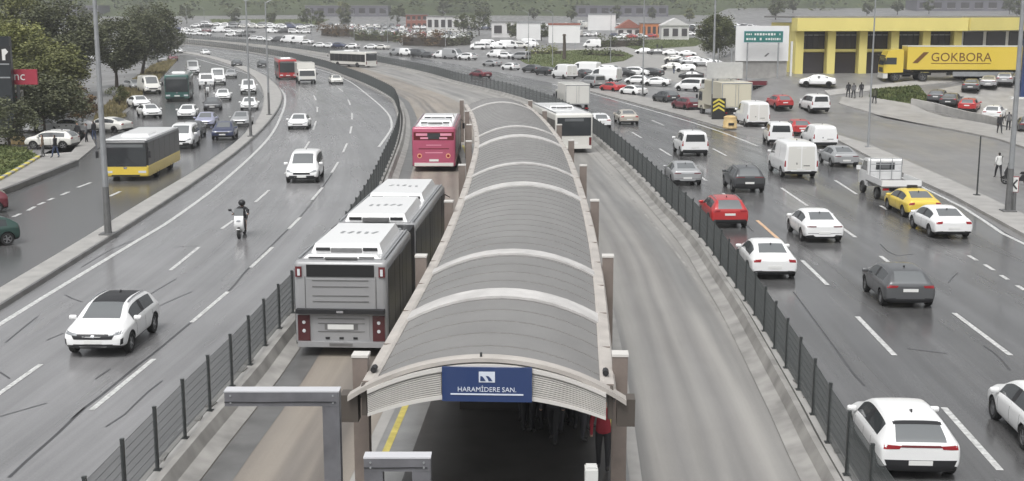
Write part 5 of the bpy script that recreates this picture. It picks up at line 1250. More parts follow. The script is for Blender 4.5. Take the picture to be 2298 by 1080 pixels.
# ================================================================ people
for nm, c_ in (('skin', (.42, .27, .2)), ('hair', (.02, .016, .014)), ('cloth_black', (.025, .025, .028)), ('cloth_grey', (.12, .12, .125)), ('cloth_shade', (.05, .05, .058)), ('cloth_blue', (.05, .07, .13)), ('cloth_brown', (.13, .09, .06)), ('cloth_red', (.28, .025, .04)), ('cloth_white', (.62, .62, .60)), ('cloth_olive', (.07, .075, .045)), ('shoe', (.03, .028, .027))): mat(nm, c_, .8 if nm != 'skin' else .5)
PJ = {'stand': dict(la=.10, ra=-.10, arm=.06, elb=.1), 'walk': dict(la=.30, ra=-.26, arm=.25, elb=.3), 'lean': dict(la=.05, ra=-.05, arm=.45, elb=.7)}
def person_mesh(pose, top, low, sit=False):
    """one skinned body; x forward, feet at z=0, 1.70 m tall"""
    j = PJ.get(pose, PJ['stand']); vs = []; es = []; rs = []
    def v(p, r, par=None):
        vs.append(p); rs.append(r if isinstance(r, tuple) else (r, r)); k = len(vs)-1
        if par is not None: es.append((par, k))
        return k
    hz = .92 if not sit else .80
    pel = v((0, 0, hz), (.15, .12)); ch = v((.01, 0, hz+.22), (.145, .11), pel); sh = v((0, 0, hz+.44), (.15, .10), ch); nk = v((.01, 0, hz+.56), .055, sh)
    hd = v((.03, 0, hz+.66), (.085, .095), nk); tp = v((.025, 0, hz+.76), (.07, .08), hd)
    for s in (1, -1):
        a = j['la'] if s > 0 else j['ra']
        hip = v((0, s*.09, hz-.06), .10, pel)
        if sit:
            kn = v((.40, s*.17, hz-.10), .075, hip); an = v((.34, s*.17, .30), .05, kn); ft = v((.48, s*.17, .25), .045, an)
        else:
            kn = v((math.sin(a)*.45+.03, s*.10, .48), .07, hip); an = v((math.sin(a)*.80, s*.10, .085), .045, kn); ft = v((math.sin(a)*.80+.15, s*.11, .04), .04, an)
        shd = v((0, s*.19, hz+.45), .065, sh); aa = (j['arm'] if s < 0 else -j['arm'])
        if sit: el = v((.22, s*.30, hz+.22), .05, shd); wr = v((.44, s*.32, hz+.24), .035, el); ha = v((.53, s*.31, hz+.24), .036, wr)
        else:
            el = v((math.sin(aa)*.27, s*.25, hz+.17), .048, shd); wr = v((math.sin(aa)*.3+.10+j['elb']*.15, s*.24, hz-.05+j['elb']*.1), .034, el); ha = v((math.sin(aa)*.3+.13+j['elb']*.18, s*.235, hz-.13+j['elb']*.1), .036, wr)
    me = bpy.data.meshes.new('person'); me.from_pydata(vs, es, [])
    o = bpy.data.objects.new('person', me); o.modifiers.new('k', 'SKIN'); sl = me.skin_vertices[0].data
    for i, r in enumerate(rs): sl[i].radius = r; sl[i].use_root = i == 0
    ss = o.modifiers.new('s', 'SUBSURF'); ss.levels = 1; ss.render_levels = 1
    out = evaluated(o); bpy.data.objects.remove(o)
    out.materials.clear()
    for m in (top, low, 'skin', 'hair', 'shoe'): out.materials.append(MATS[m])
    for p in out.polygons:
        c = p.center; k = 0
        if c.z > hz+.54: k = 3 if (c.z > hz+.71 or c.x < .01) else 2
        elif not sit and c.z < .10: k = 4
        elif sit and c.z < .30: k = 4
        elif c.z < hz-.02 and abs(c.y) < .2: k = 1
        elif abs(c.y) > .19 and c.z < hz-.06: k = 2
        elif sit and c.x > .47 and c.z > hz: k = 2
        elif sit and c.z < hz: k = 1
        p.material_index = k; p.use_smooth = True
    return out
PMESH = {}
def person(p, rz, pose, top, low, label, z=0., sc=.96, group=None):
    k = (pose, top, low)
    if k not in PMESH: PMESH[k] = person_mesh(pose, top, low)
    o = ob('person', PMESH[k], None, None, (p[0], p[1], z+tz(p[0], p[1])), R(rz)); o.scale = (sc, sc*1.08, sc); tag(o, label, 'person', group); return o
G1 = 'pedestrians'
person((-33.03,87.58), 200, 'stand', 'cloth_brown', 'cloth_grey', 'person in brown standing in front of the pale crossover, left of a pair', .12)
person((-32.05,87.31), 170, 'walk', 'cloth_black', 'cloth_blue', 'person in a black jacket standing in front of the pale crossover, right of a pair', .12)
person((-34.44,98.88), 240, 'stand', 'cloth_black', 'cloth_grey', 'person in dark clothes waiting left of the lamp post, left of three', .0)
person((-33.53,98.19), 200, 'stand', 'cloth_grey', 'cloth_black', 'person in grey waiting left of the lamp post, middle of three', .0)
person((-33.62,100.27), 160, 'stand', 'cloth_black', 'cloth_blue', 'person in dark clothes close to the lamp post, right of three', .0)
person((35.30,131.62), 95, 'walk', 'cloth_black', 'cloth_black', 'person in black walking by the grass, leftmost of four', .13)
person((35.77,131.28), 95, 'walk', 'cloth_grey', 'cloth_black', 'person in grey walking by the grass, second of four', .13)
person((36.66,131.62), 100, 'stand', 'cloth_black', 'cloth_grey', 'person in a dark coat left of the thin pole by the grass', .13)
person((37.38,129.16), 95, 'walk', 'cloth_olive', 'cloth_black', 'person in olive right of the thin pole by the grass', .13)
person((41.07,105.08), -90, 'walk', 'cloth_black', 'cloth_black', 'person in black walking behind the parked white crossover', .13)
person((42.91,107.87), 80, 'stand', 'cloth_grey', 'cloth_black', 'person in grey next to the lamp post behind the white crossover', .13)
person((30.33,77.27), 95, 'walk', 'cloth_white', 'cloth_black', 'person with a white top and dark cap near the arrow sign', .0)
person((38.63,335.51), 90, 'walk', 'cloth_black', 'cloth_black', 'person in black crossing the car park road, farther pair, left')
person((38.33,322.92), 90, 'walk', 'cloth_black', 'cloth_grey', 'person in dark clothes crossing the car park road, farther pair, right')
person((28.62,234.28), 90, 'walk', 'cloth_black', 'cloth_black', 'person in black crossing the car park road, nearer pair, left')
person((29.62,234.28), 90, 'walk', 'cloth_grey', 'cloth_black', 'person in grey crossing the car park road, nearer pair, right')
person((27.08,210.50), 60, 'stand', 'cloth_black', 'cloth_blue', 'person standing behind the white saloon in the car park')
# passengers below the station roof, clothes painted near-black to stand for the shade
rr = random.Random(4); n_ = 0
tops = ['cloth_black', 'cloth_black', 'cloth_shade', 'cloth_black', 'cloth_shade']
for k in range(46):
    u = rr.uniform(.35, 2.2); s = rr.uniform(4.6, 15.); q = p0+d0*s+s0*u
    if u > -.6 or rr.random() < .3:
        person((q.x, q.y), rr.uniform(0, 360), rr.choice(['stand', 'walk', 'lean']), rr.choice(tops), rr.choice(['cloth_black', 'cloth_shade']), 'passenger with clothes darkened for shade in the crowd below the station roof', .37, group='crowd below the station roof')
q = p0+d0*3.3+s0*2.3; person((q.x, q.y), -100, 'stand', 'cloth_red', 'cloth_black', 'passenger in a red jacket at the right side of the station mouth', .37)
kq = p0+d0*8.5-s0*.45
ki = empty('shade_box', (kq.x, kq.y, .372), math.atan2(d0.y, d0.x)-math.pi/2); tag(ki, 'dark brown box added to deepen the shade of the station mouth', 'shade box')  # dark box added so the station mouth reads as deep shade
mat('shade_box_brown', (.03, .027, .024), .6, var=.1)
b = MB(); b.box(0, 0, 1.2, 1.5, 2.4, 2.4); b.build('box_body', 'shade_box_brown', ki)
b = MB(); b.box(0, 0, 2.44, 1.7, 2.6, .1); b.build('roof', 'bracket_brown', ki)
b = MB(); b.box(.1, -1.25, .9, 1.0, .14, .05); b.build('box_ledge', 'galv_dark', ki)
tv = empty('ticket_validator', (*(p0-d0*.3+s0*1.98), .352)); tag(tv, 'white and blue ticket validator at the right of the station mouth', 'ticket machine')
b = MB(); b.box(0, 0, .45, .26, .34, .9); b.build('pedestal', 'sign_blue', tv); b = MB(); b.box(0, 0, 1.15, .24, .3, .5); b.box(0, -.02, 1.42, .2, .22, .06); b.build('reader', 'cloth_white', tv)

# ---------------------------------------------------------------- scooters and motorbikes
def scooter(p, rz, label, paint, rider=None, moto=False, rlabel=None):
    root = empty('motorcycle' if moto else 'scooter', (p[0], p[1], 0), R(rz)); tag(root, label, 'motorcycle' if moto else 'scooter')
    def ap(nm, b, m, sm=35): return b.build(nm, m, root, smooth=sm)
    if 'sw' not in WHEELS: WHEELS['sw'] = wheel_meshes(.27, .12, 5)
    ty, ri = WHEELS['sw']
    for x in (-.62, .66): w = ob('wheel', ty, None, root, (x, 0, .27)); ob('rim', ri, None, w)
    b = MB(); vs = []; secs = [(.62, .05, .62, .86), (.56, .22, .38, 1.02), (.44, .24, .30, 1.0), (.38, .12, .30, .92)]
    b.prism([(.70, .52), (.74, .72), (.60, 1.04), (.46, 1.02), (.42, .34), (.56, .34)], 'y', -.20, .20); ap('front_shield', b, paint)
    b = MB(); b.prism([(.46, .26), (.46, .36), (-.1, .36), (-.24, .62), (-.78, .70), (-.92, .80), (-.86, .52), (-.5, .40), (-.36, .26)], 'y', -.15, .15); ap('body', b, paint)
    b = MB(); b.prism([(-.12, .68), (-.2, .80), (-.80, .88), (-.86, .78), (-.3, .66)], 'y', -.15, .15); ap('seat', b, 'trim')
    b = MB(); b.tube((.50, 0, .98), (.50, 0, 1.08), .04, .04, 8); b.path([(.40, -.36, 1.06), (.50, -.2, 1.09), (.52, 0, 1.08), (.50, .2, 1.09), (.40, .36, 1.06)], [.018]*5, 6); ap('handlebar', b, 'trim')
    for s in (-1, 1):
        b = MB(); b.tube((.5, s*.2, 1.08), (.5, s*.34, 1.26), .01, .01, 5); b.box(.5, s*.40, 1.29, .03, .15, .10); ap('mirror', b, 'trim')
        b = MB(); b.tube((.66, s*.08, .28), (.56, s*.07, .80), .025, .025, 6); ap('fork', b, 'galv_dark')
    b = MB(); b.prism([(.60, 1.04), (.50, 1.36), (.485, 1.36), (.58, 1.02)], 'y', -.2, .2); ap('windscreen', b, 'glass_grey')
    b = MB(); b.tube((.735, 0, .80), (.70, 0, .82), .09, .1, 12); ap('headlight', b, 'lamp_clear')
    b = MB(); b.box(.76, 0, .42, .3, .15, .04, ry=-.3); ap('mudguard', b, paint)
    if rider:
        me = person_mesh('ride', 'cloth_black', 'cloth_black', sit=True)
        o = ob('person', me, None, None, (p[0]-math.cos(R(rz))*.28, p[1]-math.sin(R(rz))*.28, .02), R(rz)); o.scale = (1, 1.08, 1); tag(o, rlabel, 'person')
        bm = bmesh.new(); bmesh.ops.create_uvsphere(bm, u_segments=14, v_segments=10, radius=.155)
        for v in bm.verts: v.co.x *= 1.1
        h = bm_ob('helmet', bm, 'trim', o, (.03, 0, 1.50))
    return root
scooter((-12.49,56.82), heading((-12.49,56.82), FL)*180/math.pi+180, 'white scooter coming towards the camera on the left carriageway', 'paint_white', True, rlabel='rider in black with a black helmet on the white scooter')
scooter((-37.99,155.99), -65, 'small motorcycle riding behind the pickup on the service road', 'paint_white', True, True, 'rider in black on the motorcycle behind the pickup')
scooter((30.28,74.21), 150, 'dark motorcycle parked behind the arrow sign', 'trim', None, True)

# ================================================================ poles, signs, street furniture
def lamp_post(p, h, label, arm=(1.6, 0), r=.13, z=.15, base_dark=True, heads=1):
    root = empty('lamp_post', (p[0], p[1], z+tz(p[0], p[1]))); tag(root, label, 'lamp post', 'lamp posts')
    b = MB(); b.tube((0, 0, 2.2), (0, 0, h), r*.85, r*.5, 10); b.build('pole', 'galv', root, smooth=35)
    b = MB(); b.tube((0, 0, 0), (0, 0, 2.2), r*1.05, r*.85, 10); b.box(0, 0, .03, r*4, r*4, .06); b.build('pole_foot', 'galv_dark' if base_dark else 'galv', root, smooth=35)
    for k in range(heads):
        s = 1 if k == 0 else -1
        b = MB(); b.path([(0, 0, h-.1), (s*arm[0]*.5, s*arm[1]*.5, h+.35), (s*arm[0], s*arm[1], h+.5)], [.05, .04, .035], 8); a = b.build('arm', 'galv', root, smooth=35)
        b = MB(); b.box(s*arm[0]*1.15, s*arm[1]*1.15, h+.5, .7, .28, .12, math.atan2(arm[1], arm[0])); b.build('lamp_head', 'galv_dark', a)
    return root
lamp_post((-18.53,56.39), 12.5, 'tall grey lamp post in front of the yellow bus', (2., .4), .17, .16)
lamp_post((-21.44,102.30), 11, 'grey lamp post on the median beside the silver saloon', (2., 0), .12, .16, heads=2)
lamp_post((-24.08,123.94), 11, 'grey lamp post on the median at the bend', (2., 0), .12, .16)
lamp_post((19.58,122.29), 14, 'grey lamp post beside the cream box lorry', (-2., 0), .15, .12)
lamp_post((16.00,153.56), 13, 'thin lamp post in front of the standing white car', (-2., 0), .11, .05)
lamp_post((26.94,94.15), 12, 'slim pale pole on the tip of the right median', (-1.2, 0), .09, .15, base_dark=False)
lamp_post((25.44,63.22), 14, 'lamp post at the right edge behind the arrow sign', (-2., 0), .17, .15)
for i, p in enumerate([(7.80,242.09), (3.39,259.27), (20.27,259.27), (-15.21,288.69), (-48.03,384.52), (-37.12,377.03), (-64.62,407.99), (-107.29,441.67), (-88.65,416.16), (-122.81,478.06)]):
    lamp_post(p, 10, ['pale lamp post at the left end of the round island', 'pale lamp post among the white vans', 'pale lamp post at the right end of the round island', 'pale lamp post behind the bend fence',
        'pale lamp post in front of the dark hedges', 'pale lamp post between the dark hedges', 'pale lamp post left of the dark hedges', 'pale lamp post on the far road at the left', 'pale lamp post below the green slope', 'pale lamp post farthest left on the far road'][i], (-1.4, 0), .09, .0, False)
b = MB(); b.tube((0, 0, 0), (0, 0, 3.3), .05, .04, 8); b.box(0, 0, .02, .3, .3, .04); tag(b.build('bollard_pole', 'steel_dark', None, (*(25.93,68.92), .15)), 'thin dark pole on the right median', 'pole')
# two-post sign seen from behind
mat('sign_back', (.45, .45, .44), .5, var=.08)
sb = empty('road_sign', (*(20.76,122.29), .12)); tag(sb, 'blank grey back of a road sign on two posts', 'road sign')
for x in (-.75, .55): b = MB(); b.tube((x, 0, 0), (x, 0, 6.6), .09, .08, 8); b.build('post', 'galv', sb, smooth=35)
b = MB(); b.box(-.1, -.13, 4.5, 3.5, .05, 1.6); b.build('sign_panel', 'sign_back', sb)
for z in (4.1, 4.9): b = MB(); b.box(-.1, -.09, z, 3.3, .05, .08); b.build('rail', 'galv', sb)
# chevron marker and barrel at the gore
mat('marker_yellow', (.62, .52, .08), .45); mat('barrel_tan', (.55, .40, .19), .5, var=.15)
cm = empty('chevron_marker', (*(19.69,119.20), .12)); tag(cm, 'black marker board with yellow chevrons at the gore', 'road sign')
b = MB(); b.box(0, 0, 1.0, 1.3, .06, 2.0); b.build('board', 'trim', cm)
for k in range(3):
    b = MB(); z = .9+k*.38
    b.prism([(-.55, z-.18), (0, z+.14), (.55, z-.18), (.55, z), (0, z+.34), (-.55, z)], 'y', -.05, -.032); b.build('chevron', 'marker_yellow', cm)
ba = empty('crash_barrel', (*(19.20,109.92), .12)); tag(ba, 'tan plastic crash barrel at the tip of the gore', 'barrel')
b = MB(); pr = [(.62, 0), (.66, .12), (.60, .2), (.62, .6), (.56, .68), (.58, 1.0), (.30, 1.12), (0, 1.13)]
vs = [(r_*math.cos(2*math.pi*k/18), r_*math.sin(2*math.pi*k/18), z) for r_, z in pr for k in range(18)]
b.add(vs, [(j*18+k, j*18+(k+1) % 18, (j+1)*18+(k+1) % 18, (j+1)*18+k) for j in range(len(pr)-1) for k in range(18)]); b.build('drum', 'barrel_tan', ba, smooth=40)
b = MB(); b.box(0, -.62, .42, .5, .06, .2); b.build('reflector', 'trim', ba)
# arrow sign on the right median
ar = empty('arrow_sign', (*(25.76,63.81), .15)); tag(ar, 'white arrow sign with red border on a grey post', 'road sign')
b = MB(); b.tube((0, -.35, 0), (0, -.35, .95), .16, .14, 10); b.build('post', 'galv_dark', ar, smooth=35)
b = MB(); b.box(0, -.36, 1.35, .44, .05, .82); b.build('board', 'lamp_red', ar); b = MB(); b.box(0, -.39, 1.35, .37, .02, .75); b.build('face', 'plate', ar)
b = MB(); b.prism([(.10, 1.62), (.15, 1.56), (-.03, 1.35), (.15, 1.14), (.10, 1.08), (-.14, 1.35)], 'y', -.412, -.402); b.build('chevron', 'print_dark', ar)
# kerb with yellow and white blocks
kb = empty('painted_kerb', (0, 0, 0)); tag(kb, 'kerb of yellow and white painted blocks round the grass wedge', 'kerb')
kp = resample(cat(vec([(-30.80,72.49),(-31.27,75.61),(-32.28,81.75),(-33.52,88.40)])), step=.95)
for i in range(len(kp)-1):
    a, c_ = kp[i], kp[i+1]; m = (a+c_)/2; b = MB(); b.box(0, 0, .11, (c_-a).length-.05, .26, .28); b.build('kerb_block', 'marker_yellow' if i % 2 else 'concrete_pale', kb, (m.x, m.y, 0), math.atan2((c_-a).y, (c_-a).x))
kb2 = empty('painted_kerb', (0, 0, 0)); tag(kb2, 'short painted kerb beside the pale crossover', 'kerb')
kp = resample(vec([(-40.39,98.19),(-38.07,97.19)]), step=1.4)
for i in range(len(kp)-1):
    a, c_ = kp[i], kp[i+1]; m = (a+c_)/2; b = MB(); b.box(0, 0, .3, (c_-a).length-.05, .3, .6); b.build('kerb_block', 'barrel_tan' if i % 2 else 'concrete_pale', kb2, (m.x, m.y, 0), math.atan2((c_-a).y, (c_-a).x))
o = sweep('kerb_wall', resample(cat(vec([(-28.84,58.99),(-28.85,69.61),(-29.13,76.43),(-29.54,84.19)])), step=2.), [(-.15, 0), (-.13, .32), (.13, .32), (.15, 0)], 'concrete_dark'); tag(o, 'low dark kerb wall at the edge of the service road', 'kerb')
o = sweep('low_wall', resample(cat(vec([(41.09,128.80),(43.45,125.55),(44.12,117.64),(44.02,112.99)])), step=3.), [(-.15, 0), (-.13, .75), (.13, .75), (.15, 0)], 'concrete_pale'); tag(o, 'low pale wall in front of the parked cars on the right', 'wall')
hq = (53.98,131.62); tt = empty('totem_sign', (*hq, tz(*hq))); tag(tt, 'dark blue totem sign at the right edge', 'sign'); b = MB(); b.box(0, 0, 3.2, 1.3, .4, 6.0); b.build('panel', 'sign_blue', tt); b = MB(); b.box(-.5, 0, .1, 2.4, .8, .2); b.build('plinth', 'plate', tt)

# fuel station totem and boards on the left
mat('totem_black', (.02, .024, .028), .3, coat=.3); mat('board_red', (.36, .035, .06), .5)
ft = empty('fuel_totem', (*(-41.16,99.57), .0)); tag(ft, 'tall black fuel station totem at the left edge', 'sign')
b = MB(); b.box(0, 0, 4.2, 3.2, .5, 8.2); b.build('panel', 'totem_black', ft)
b = MB(); b.box(.9, -.27, 6.9, 1.5, .04, 1.3); b.build('letter_field', 'trim', ft)
b = MB(); b.prism([(1.0, 6.45), (1.25, 6.45), (1.25, 6.85), (1.5, 7.1), (1.3, 7.35), (1.0, 7.3)], 'y', -.31, -.29); b.build('emblem', 'plate', ft)
for z in (6.15, 5.1): b = MB(); b.box(.3, -.265, z, 2.4, .03, .1); b.build('stripe', 'galv', ft)
hb = empty('shop_board', (*(-39.36,100.27), 0)); tag(hb, 'red shop board behind the black totem', 'sign')
b = MB(); b.box(0, 0, 5.1, 3.0, .2, 1.2); b.build('board', 'board_red', hb); b = MB(); b.box(-.1, 0, 2.2, .2, .2, 4.6); b.build('post', 'galv_dark', hb)
me = text_mesh('nc', 1.0, .01); o = ob('lettering', me, 'plate', hb, (.1, -.12, 5.15)); o.rotation_euler = (R(90), 0, 0)
wb = empty('price_board', (*(-40.28,101.71), 0)); tag(wb, 'white framed board with a red and grey panel below the red board', 'sign')
b = MB(); b.box(0, -.3, 3.1, 1.5, .12, 1.8); b.build('board', 'plate', wb); b = MB(); b.box(.05, -.37, 3.2, 1.05, .03, 1.1); b.build('picture', 'galv_dark', wb); b = MB(); b.box(.25, -.39, 3.2, .5, .03, .8); b.build('picture_field', 'board_red', wb); b = MB(); b.box(-.15, -.3, 1.1, .9, .12, 2.2); b.build('foot', 'concrete_pale', wb)

# ================================================================ buildings
mat('yellow_clad', (.74, .64, .22), .5, var=.05, vscale=.3); mat('shop_glass', (.05, .045, .048), .15, spec=.6); mat('white_wall', (.62, .61, .60), .6, var=.06, vscale=.4)
yb0 = Vector((33.84,141.16)); yb1 = Vector((51.81,142.85)); D_ = (yb1-yb0).normalized(); rzb = math.atan2(D_.y, D_.x)
yb = empty('yellow_building', (yb0.x, yb0.y+8, tz(yb0.x, yb0.y+8)-.1), rzb); tag(yb, 'long yellow commercial building with dark glass bays and yellow columns', 'building')
LB = (yb1-yb0).length*1.07; hb_ = 6.6
b = MB(); b.box(LB/2, 6.2, 3.0, LB-.4, 11, 6.0); b.build('wall', 'yellow_clad', yb)
b = MB(); b.box(LB/2, -.4, hb_-.75, LB+1.4, 2.2, 1.5); b.build('fascia', 'yellow_clad', yb)
b = MB(); b.box(LB/2, 6., hb_+.1, LB+1.2, 12.5, .2); b.build('roof', 'roof_sheet', yb)
nb = 5
for k in range(nb+1):
    b = MB(); b.box(LB*k/nb, -.2, 2.55, .95, .6, 5.1); b.build('column', 'yellow_clad', yb)
for k in range(nb):
    x = LB*(k+.5)/nb; w = LB/nb-1.0
    f = MB(); f.box(x, .62, 3.95, w, .12, 2.1); fo = f.build('window', 'shop_glass', yb)
    for t in range(1, 4): b = MB(); b.box(x-w/2+w*t/4, .54, 3.95, .08, .08, 2.1); b.build('mullion', 'trim', fo)
    b = MB(); b.box(x, .55, 4.6, w, .08, .1); b.build('transom', 'galv', fo)
    f = MB(); f.box(x, .62, 1.3, w, .12, 2.5); fo = f.build('shop_front', 'shop_glass', yb); b = MB(); b.box(x, .5, 2.8, w, .2, .3); b.build('sill_band', 'yellow_clad', fo)
wg = empty('yellow_building_wing', (yb0.x+D_.x*(LB+.8), yb0.y+8+D_.y*(LB+.8), 2.9), rzb+R(24)); tag(wg, 'angled wing of the yellow building at the right edge', 'building')
b = MB(); b.box(14, 5.2, 3.0, 28, 10, 6.0); b.build('wall', 'white_wall', wg); b = MB(); b.box(14, -.4, hb_-.72, 29, 2.2, 1.5); b.build('fascia', 'yellow_clad', wg); b = MB(); b.box(14, 5., hb_+.12, 29, 11, .2); b.build('roof', 'roof_sheet', wg)
for k in range(7): b = MB(); b.box(2+k*4, .14, 3.9, 3.3, .12, 2.1); b.build('window', 'shop_glass', wg)
b = MB(); b.box(14, -.3, 2.5, 28, .8, .5); b.build('canopy', 'yellow_clad', wg)
# white hoarding with the green direction sign
mat('sign_teal', (.03, .17, .155), .4); mat('hoarding_white', (.74, .74, .73), .5, var=.03, vscale=.5)
hq = (28.46,143.53); hd_ = empty('hoarding', (*hq, tz(*hq))); hd_.scale = (.76, .76, .76); tag(hd_, 'large white hoarding behind the green direction sign', 'hoarding')
b = MB(); b.box(0, .3, 5.3, 7.9, .5, 5.2); b.build('panel', 'hoarding_white', hd_); b = MB(); b.box(0, .45, 1.4, 7.7, .3, 2.6); b.build('base', 'concrete_pale', hd_)
for x in (-3.7, 3.7, 4.6): b = MB(); b.box(x, .9, 2.8, .3, .3, 5.6); b.build('post', 'plate', hd_)
b = MB(); b.prism([(.3, 3.4), (.9, 3.9), (1.1, 3.85), (.6, 3.35)], 'y', .02, .04); b.build('print_mark', 'galv_dark', hd_)
hq = (28.26,142.51); gs = empty('direction_sign', (*hq, tz(*hq))); gs.scale = (.76, .76, .76); tag(gs, 'green direction sign with two lines of white lettering', 'road sign')
b = MB(); b.box(.1, -.12, 6.4, 5.9, .08, 1.75); b.build('panel', 'sign_white', gs); b = MB(); b.box(.1, -.175, 6.4, 5.75, .04, 1.6); b.build('field', 'sign_teal', gs)
rs_ = random.Random(3)
for row, z in ((0, 6.75), (1, 6.05)):
    x = -2.5
    while x < 2.6:
        w = rs_.uniform(.18, .42)
        if rs_.random() < .86: b = MB(); b.box(x+w/2, -.205, z, w*.8, .02, rs_.uniform(.22, .36)); b.build('lettering', 'plate', gs)
        x += w+.06
for x in (-2.2, 2.4): b = MB(); b.box(x, 0, 2.9, .2, .2, 5.8); b.build('post', 'galv', gs)
# low buildings, hoardings and hedges in the distance
def house(name, p, w, d, h, m, label, rz=0, win=(3, 1), roof=None, rm='roof_sheet'):
    root = empty(name, (p[0], p[1], tz(p[0], p[1])-.3), R(rz)); tag(root, label, 'building')
    b = MB(); b.box(0, d/2, h/2, w, d, h); b.build('wall', m, root)
    b = MB()
    if roof: b.prism([(-w/2-.4, h), (w/2+.4, h), (0, h+roof)], 'y', -.4, d+.4)
    else: b.box(0, d/2, h+.15, w+.5, d+.5, .3)
    b.build('roof', rm, root)
    for i in range(win[0]):
        for j in range(win[1]):
            b = MB(); b.box(-w/2+w*(i+.5)/win[0], -.03, h*(j+.55)/win[1], w/win[0]*.6, .12, h/win[1]*.5); f = b.build('window', 'shop_glass', root); b = MB(); b.box(-w/2+w*(i+.5)/win[0], -.08, h*(j+.55)/win[1]-h/win[1]*.27, w/win[0]*.66, .12, .12); b.build('sill', 'plate', f)
    return root
mat('brick_roof', (.28, .10, .07), .7, var=.2); mat('orange_clad', (.55, .20, .07), .6); mat('warehouse', (.13, .125, .15), .6, var=.1, vscale=.1)
house('kiosk_building', (-2.65,441.67), 9, 7, 5.5, 'white_wall', 'small white building with blue window left of the white hoardings', win=(2, 1))
house('orange_building', (49.67,441.67), 9, 7, 5, 'orange_clad', 'orange shop building behind the lawn strip', win=(5, 1))
house('red_roof_house', (41.77,450.51), 9, 7, 3.2, 'white_wall', 'house with a red roof left of the orange shop', win=(3, 1), roof=3, rm='brick_roof')
house('dome_pavilion', (53.72,416.16), 9, 7, 5, 'white_wall', 'white pavilion right of the orange shop', win=(3, 1), roof=2.4, rm='white_wall')
house('showroom_building', (-26.26,507.12), 16, 10, 6, 'white_wall', 'white showroom above the crowded car lot', win=(6, 1))
house('brown_building', (-40.51,537.66), 9, 8, 6, 'brick_roof', 'brown brick building above the crowded car lot', win=(4, 2))
for i, (p, w, h, lb) in enumerate([((4.83,369.70), 7, 6.5, 'white hoarding left of the pair behind the round island'), ((14.13,342.03), 8.5, 6.5, 'large pinkish white hoarding behind the round island'), ((32.56,459.52), 10, 7.5, 'white hoarding behind the white vans at the top')]):
    root = empty('billboard', (p[0], p[1], tz(p[0], p[1]))); tag(root, lb, 'hoarding', 'white hoardings')
    b = MB(); b.box(0, 0, h*.62, w, .5, h*.75); b.build('panel', 'hoarding_white', root); b = MB(); b.box(0, 0, h*1.02, w*1.02, .7, .5); b.build('top_beam', 'brick_roof' if i == 1 else 'galv', root)
    for x in (-w*.35, w*.35): b = MB(); b.box(x, .1, h*.2, .4, .4, h*.45); b.build('post', 'galv', root)
for i, (x, y, w, h) in enumerate([(-250, 690, 50, 6), (-90, 690, 45, 6), (60, 690, 50, 6), (250, 690, 60, 6)]):
    house('warehouse_building', (x, y), w, 20, h, 'warehouse', ['dark shed at the far left on the rise', 'dark shed above the far road', 'dark shed above the white hoardings', 'dark shed behind the yellow building'][i], win=(8, 1))


# ================================================================ trees, hedges, hill
def leaf_mat(name, a, c):
    m = bpy.data.materials.new(name); m.use_nodes = True; t = m.node_tree; b = t.nodes['Principled BSDF']
    tc = t.nodes.new('ShaderNodeTexCoord'); n = t.nodes.new('ShaderNodeTexNoise'); n.inputs['Scale'].default_value = 1.3; n.inputs['Detail'].default_value = 6; n.inputs['Roughness'].default_value = .75
    t.links.new(tc.outputs['Object'], n.inputs['Vector']); r = ramp(t, n.outputs[0], [(.36, (*a, 1)), (.64, (*c, 1))]); t.links.new(r.outputs[0], b.inputs['Base Color'])
    b.inputs['Roughness'].default_value = .6; b.inputs['Specular IOR Level'].default_value = .3; MATS[name] = m
leaf_mat('leaf_dark', (.052, .06, .034), (.14, .148, .078)); leaf_mat('leaf_olive', (.08, .09, .03), (.21, .215, .085)); leaf_mat('leaf_light', (.10, .12, .03), (.27, .27, .10)); leaf_mat('leaf_mid', (.045, .058, .02), (.12, .13, .05)); leaf_mat('leaf_rust', (.07, .045, .02), (.16, .10, .045))
mat('bark', (.07, .055, .042), .85, var=.3)
def leaves(cl, per, spread, size, rnd):
    v = []; f = []
    for (cx, cy, cz, cr) in cl:
        for _ in range(per):
            x, y, z = (rnd.gauss(0, 1)*spread*cr for _ in range(3)); a, c2, s = rnd.uniform(0, 6.28), rnd.uniform(-1, 1), size*rnd.uniform(.6, 1.4)
            u = Vector((math.cos(a), math.sin(a), c2*.5)).normalized(); w = u.cross(Vector((rnd.uniform(-1, 1), rnd.uniform(-1, 1), rnd.uniform(.2, 1)))).normalized()
            p = Vector((cx+x, cy+y, cz+z*.8)); k = len(v); v += [p-u*s, p-w*s*.5, p+u*s, p+w*s*.5]; f.append((k, k+1, k+2, k+3))
    return v, f
